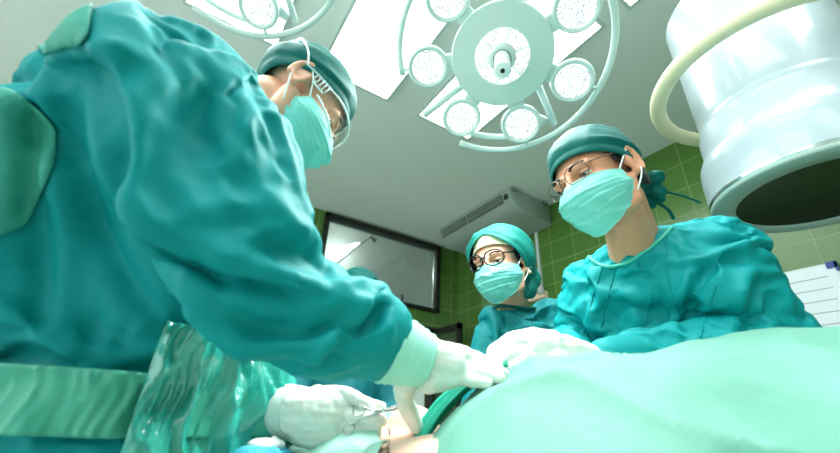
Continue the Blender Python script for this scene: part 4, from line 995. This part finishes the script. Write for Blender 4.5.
b = MB(); b.ell(NM @ Vector((.090, .006, -.040)), .006); b.build('earring', M_cream, person_N)
make_shoes(person_N, hips, -1, M_shoe)
for s, e, wv in ((1, NelR, NwrR), (-1, NelL, NwrL)):
    d = (wv - e).normalized(); up = Vector((0, 0, 1)); sd = d.cross(up).normalized(); c = wv + d * .05
    palm = [([wv, c], [.028, .032])]
    fing = [([c + sd * (k - 1.5) * .018, c + sd * (k - 1.5) * .021 + d * .05, c + sd * (k - 1.5) * .02 + d * (.085 - .006 * abs(k - 1.2)) - up * .015], [.011, .0095, .0085]) for k in range(4)] + [([c - sd * .03 * s - d * .03, c - sd * .05 * s + d * .005, c - sd * .05 * s + d * .035], [.013, .011, .009])]
    hand(None, person_N, M_glove, palm=palm, fingers=fing, seed=2, voxel=.004)
def primsN(b, d=0.0):
    limb_torso(b, None, Npel, NshR, NshL, Nneck, .018 + d); b.chain([NshR, Nneck + Vector((0, 0, -.065)), NshL], [.062 + d, .062 + d, .064 + d])
    b.chain([NshR, NelR, NwrR], [.072 + d, .06 + d, .04 + d]); b.chain([NshL, NelL, NwrL], [.072 + d, .06 + d, .04 + d])
    hc = Vector((Npel.x, Npel.y, 0)); b.rings([ring_at(hc + Vector((0, 0, z)), ax, fw, ra + d, rb + d) for z, ra, rb in ((1.0, .18, .14), (.7, .21, .17), (.30, .24, .2))])
def pinN(p):
    w = .05
    if (p - NwrL).length < .06 or (p - NwrR).length < .06: w = 1
    if (p - Nneck).length < .085: w = .8
    if p.z < .8: w = .6
    return w
gn = gown(person_N, 'gown', M_gown, primsN, .24, pinN, bend=.12, frames=14, voxel=.012, seed=5)
M_gownN = mat('gown_cloth_blue', (0, 140, 145), .62, bump=(60, .25, .004))
smooth_sub(gn, 'surgical_gown', M_gownN, person_N)
b = MB(); b.tube([Nneck + Vector((0, 0, -.030)) + ax * math.cos(q) * .070 + fw * math.sin(q) * .064 + Vector((0, 0, .008 * math.cos(2 * q))) for q in np.linspace(0, 2 * PI, 32, endpoint=False)], .006, n=8, closed=True); b.build('collar_binding', M_cap, person_N)

# ---------------------------------------------------------------- fourth person behind, only cap and shoulder showing
BH = W(357, 300, 1.78); BM = frame(BH, (.1, -.95, -.30), (0, -.2, .97)); Bn = BH + Vector((0, .03, -.15))
BshR = Bn + Vector((-.18, .01, -.06)); BshL = Bn + Vector((.18, .01, -.06)); Bpel = Bn + Vector((0, .05, -.55)); 
person_B = empty('assistant', (Bpel.x, Bpel.y, 0), 'person farthest back, only a dark cap top and blue-green gown showing past the big sleeve', 'person')
b = MB(); head_prims(b, BM); b.chain([BM @ Vector((0, .03, -.05)), Bn], [.05, .055], n=16)
ax, fw = limb_torso(b, None, Bpel, BshR, BshL, Bn); b.chain([BshR, Bn + Vector((0, 0, -.04)), BshL], [.05, .05, .05])
BeR = BshR + Vector((-.05, -.05, -.27)); BeL = BshL + Vector((.05, -.05, -.27)); BwR = BeR + Vector((.12, -.10, .0)); BwL = BeL + Vector((-.12, -.10, .0))
b.chain([BshR, BeR, BwR, BwR + Vector((.04, -.06, 0))], [.048, .036, .026, .03]); b.chain([BshL, BeL, BwL, BwL + Vector((-.04, -.06, 0))], [.048, .036, .026, .03])
hips = [Bpel + Vector((.09, 0, 0)), Bpel - Vector((.09, 0, 0))]; legs_prims(b, hips[0], hips[1], 0, 0, .0)
me = remesh(b, .006, 3); head_features(me, BM); link(me, 'body', M_skin2, person_B)
cap(BM, person_B, M_cap, front=.05, back=-.05, puff=.010, seed=6, knot=False); mask(BM, person_B, M_mask, seed=6); face_parts(BM, person_B, down=.1, skin=M_skin2)
for h in hips:
    b = MB(); b.chain([(h.x, h.y + .03, .042), (h.x, h.y - .10, .046), (h.x, h.y - .19, .036)], [.042, .046, .035]); link(remesh(b, .006, 4), 'shoe', M_shoe, person_B)
def primsB(b, d=0.0):
    limb_torso(b, None, Bpel, BshR, BshL, Bn, .018 + d); b.chain([BshR, Bn + Vector((0, 0, -.055)), BshL], [.062 + d, .062 + d, .062 + d])
    b.chain([BshR, BeR, BwR], [.07 + d, .06 + d, .04 + d]); b.chain([BshL, BeL, BwL], [.07 + d, .06 + d, .04 + d])
    hc = Vector((Bpel.x, Bpel.y, 0)); b.rings([ring_at(hc + Vector((0, 0, z)), ax, fw, ra + d, rb + d) for z, ra, rb in ((1.0, .18, .14), (.7, .21, .17), (.30, .24, .2))])
b = MB(); primsB(b); gb = remesh(b, .013, 4); P = vget(gb); N = nget(gb)
vset(gb, P + N * (.016 * (ridged(P * np.array([9, 9, 6]) + 2) ** 2 - .4) + .008 * (ridged(P * np.array([20, 20, 12])) ** 2 - .4))[:, None])
smooth_sub(gb, 'surgical_gown', M_gownd, person_B)

# ---------------------------------------------------------------- drapes around the opening
def heap(name, m, parts, seed, label, cat, vox=.004, amp=.008, sc=34):
    b = MB()
    for c, r in parts: b.ell(c, r)
    me = remesh(b, vox, 4); P = vget(me); N = nget(me); vset(me, P + N * (amp * (ridged(P * sc + seed) ** 2 - .4) + amp * .4 * (ridged(P * sc * 2.3) ** 2 - .4))[:, None])
    o = link(me, name, m); tag(o, label, cat); return o

b = MB()
n1, n2 = 70, 60; vs = []
for i in range(n1):
    for j in range(n2):
        x = .02 + .74 * i / (n1 - 1); y = .80 + .62 * j / (n2 - 1)
        u = (x - .38) / .37; z = .965 - .10 * abs(u) ** 2.5 * 1 + (.06 * math.exp(-((x - .38) / .1) ** 2 - ((y - 1.22) / .14) ** 2)) - (.25 * max(0, abs(u) - .85) * 4)
        vs.append((x, y, z))
A = np.array(vs); A[:, 2] += .014 * (ridged(A * np.array([11, 9, 0]) + 1) ** 2 - .4) + .006 * (ridged(A * np.array([26, 20, 0])) ** 2 - .4)
b.add([Vector(a) for a in A], [(i * n2 + j, (i + 1) * n2 + j, (i + 1) * n2 + j + 1, i * n2 + j + 1) for i in range(n1 - 1) for j in range(n2 - 1)])
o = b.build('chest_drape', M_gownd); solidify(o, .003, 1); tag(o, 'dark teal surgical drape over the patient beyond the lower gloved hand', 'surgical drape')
heap('folded_towel', mat('towel_mint', (130, 206, 186), .7, bump=(60, .3, .003)), [(W(383, 420, .70), (.030, .03, .018))], 3, 'small mint green folded towel between the scissors hand and the bare skin', 'towel')
n1, n2 = 70, 90; vs = []; inv = pt.matrix_basis.inverted()
for i in range(n1):
    for j in range(n2):
        y = .34 + .48 * j / (n2 - 1); x = .09 + (.525 * y - .09 + .010 * math.sin(j * .21)) * i / (n1 - 1)
        ok, loc, nn, _ = body.ray_cast(inv @ Vector((x, y, 1.3)), Vector((0, 0, -1))); z = (pt.matrix_basis @ loc).z if ok else .80
        vs.append([x, y, z])
A = np.array(vs).reshape(n1, n2, 3)
for it in range(10): A[1:-1, 1:-1, 2] = np.maximum(A[1:-1, 1:-1, 2], (A[:-2, 1:-1, 2] + A[2:, 1:-1, 2] + A[1:-1, :-2, 2] + A[1:-1, 2:, 2]) / 4)
A = A.reshape(-1, 3); A[:, 2] += .004 + .008 * ridged(A * np.array([13, 9, 0]) + 4) ** 2 + .003 * ridged(A * np.array([30, 24, 0])) ** 2
b = MB(); b.add([Vector(a) for a in A], [(i * n2 + j, (i + 1) * n2 + j, (i + 1) * n2 + j + 1, i * n2 + j + 1) for i in range(n1 - 1) for j in range(n2 - 1)])
o = b.build('side_drape', mat('drape_mint_white', (168, 214, 198), .7, bump=(40, .3, .004))); solidify(o, .002, 1); tag(o, 'pale mint drape covering the patient left of the bare skin, under the scissors hand', 'surgical drape')
b = MB(); n = 16; A1 = spline([W(508, 366, .615), W(474, 386, .61), (W(446, 412, .60)), W(426, 440, .58), W(414, 470, .56)], 6); A2 = spline([W(494, 370, .64), W(458, 386, .64), W(430, 408, .635), W(412, 436, .62), W(398, 470, .60)], 6)
rs = [[a.lerp(c, k / n) + Vector((0, 0, .006 * math.sin(k * 1.1 + i * .12) + .004 * math.sin(k * 2.3))) for k in range(n + 1)] for i, (a, c) in enumerate(zip(A1, A2))]
b.add([p for r in rs for p in r], [(i * (n + 1) + k, i * (n + 1) + k + 1, (i + 1) * (n + 1) + k + 1, (i + 1) * (n + 1) + k) for i in range(len(rs) - 1) for k in range(n)])
o = b.build('drape_liner', M_drapein); solidify(o, .003, 0); tag(o, 'folded deep green edge of cloth running between the bare skin and the big pale drape', 'surgical drape')
heap('blue_cloth', mat('cloth_blue', (70, 176, 200), .7, bump=(60, .3, .003)), [(W(100, 462, .55), (.08, .04, .022)), (W(180, 462, .58), (.08, .04, .02)), (W(262, 460, .60), (.05, .04, .018))], 4, 'light blue cloth along the bottom edge below the leaning surgeon\'s sash', 'cloth')
heap('gauze_pad', mat('gauze_white', (236, 228, 226), .8, bump=(90, .4, .003)), [(W(262, 446, .61), (.022, .016, .009)), (W(276, 444, .62), (.016, .014, .008))], 5, 'crumpled white gauze pad lying on the light blue cloth', 'gauze', amp=.006)
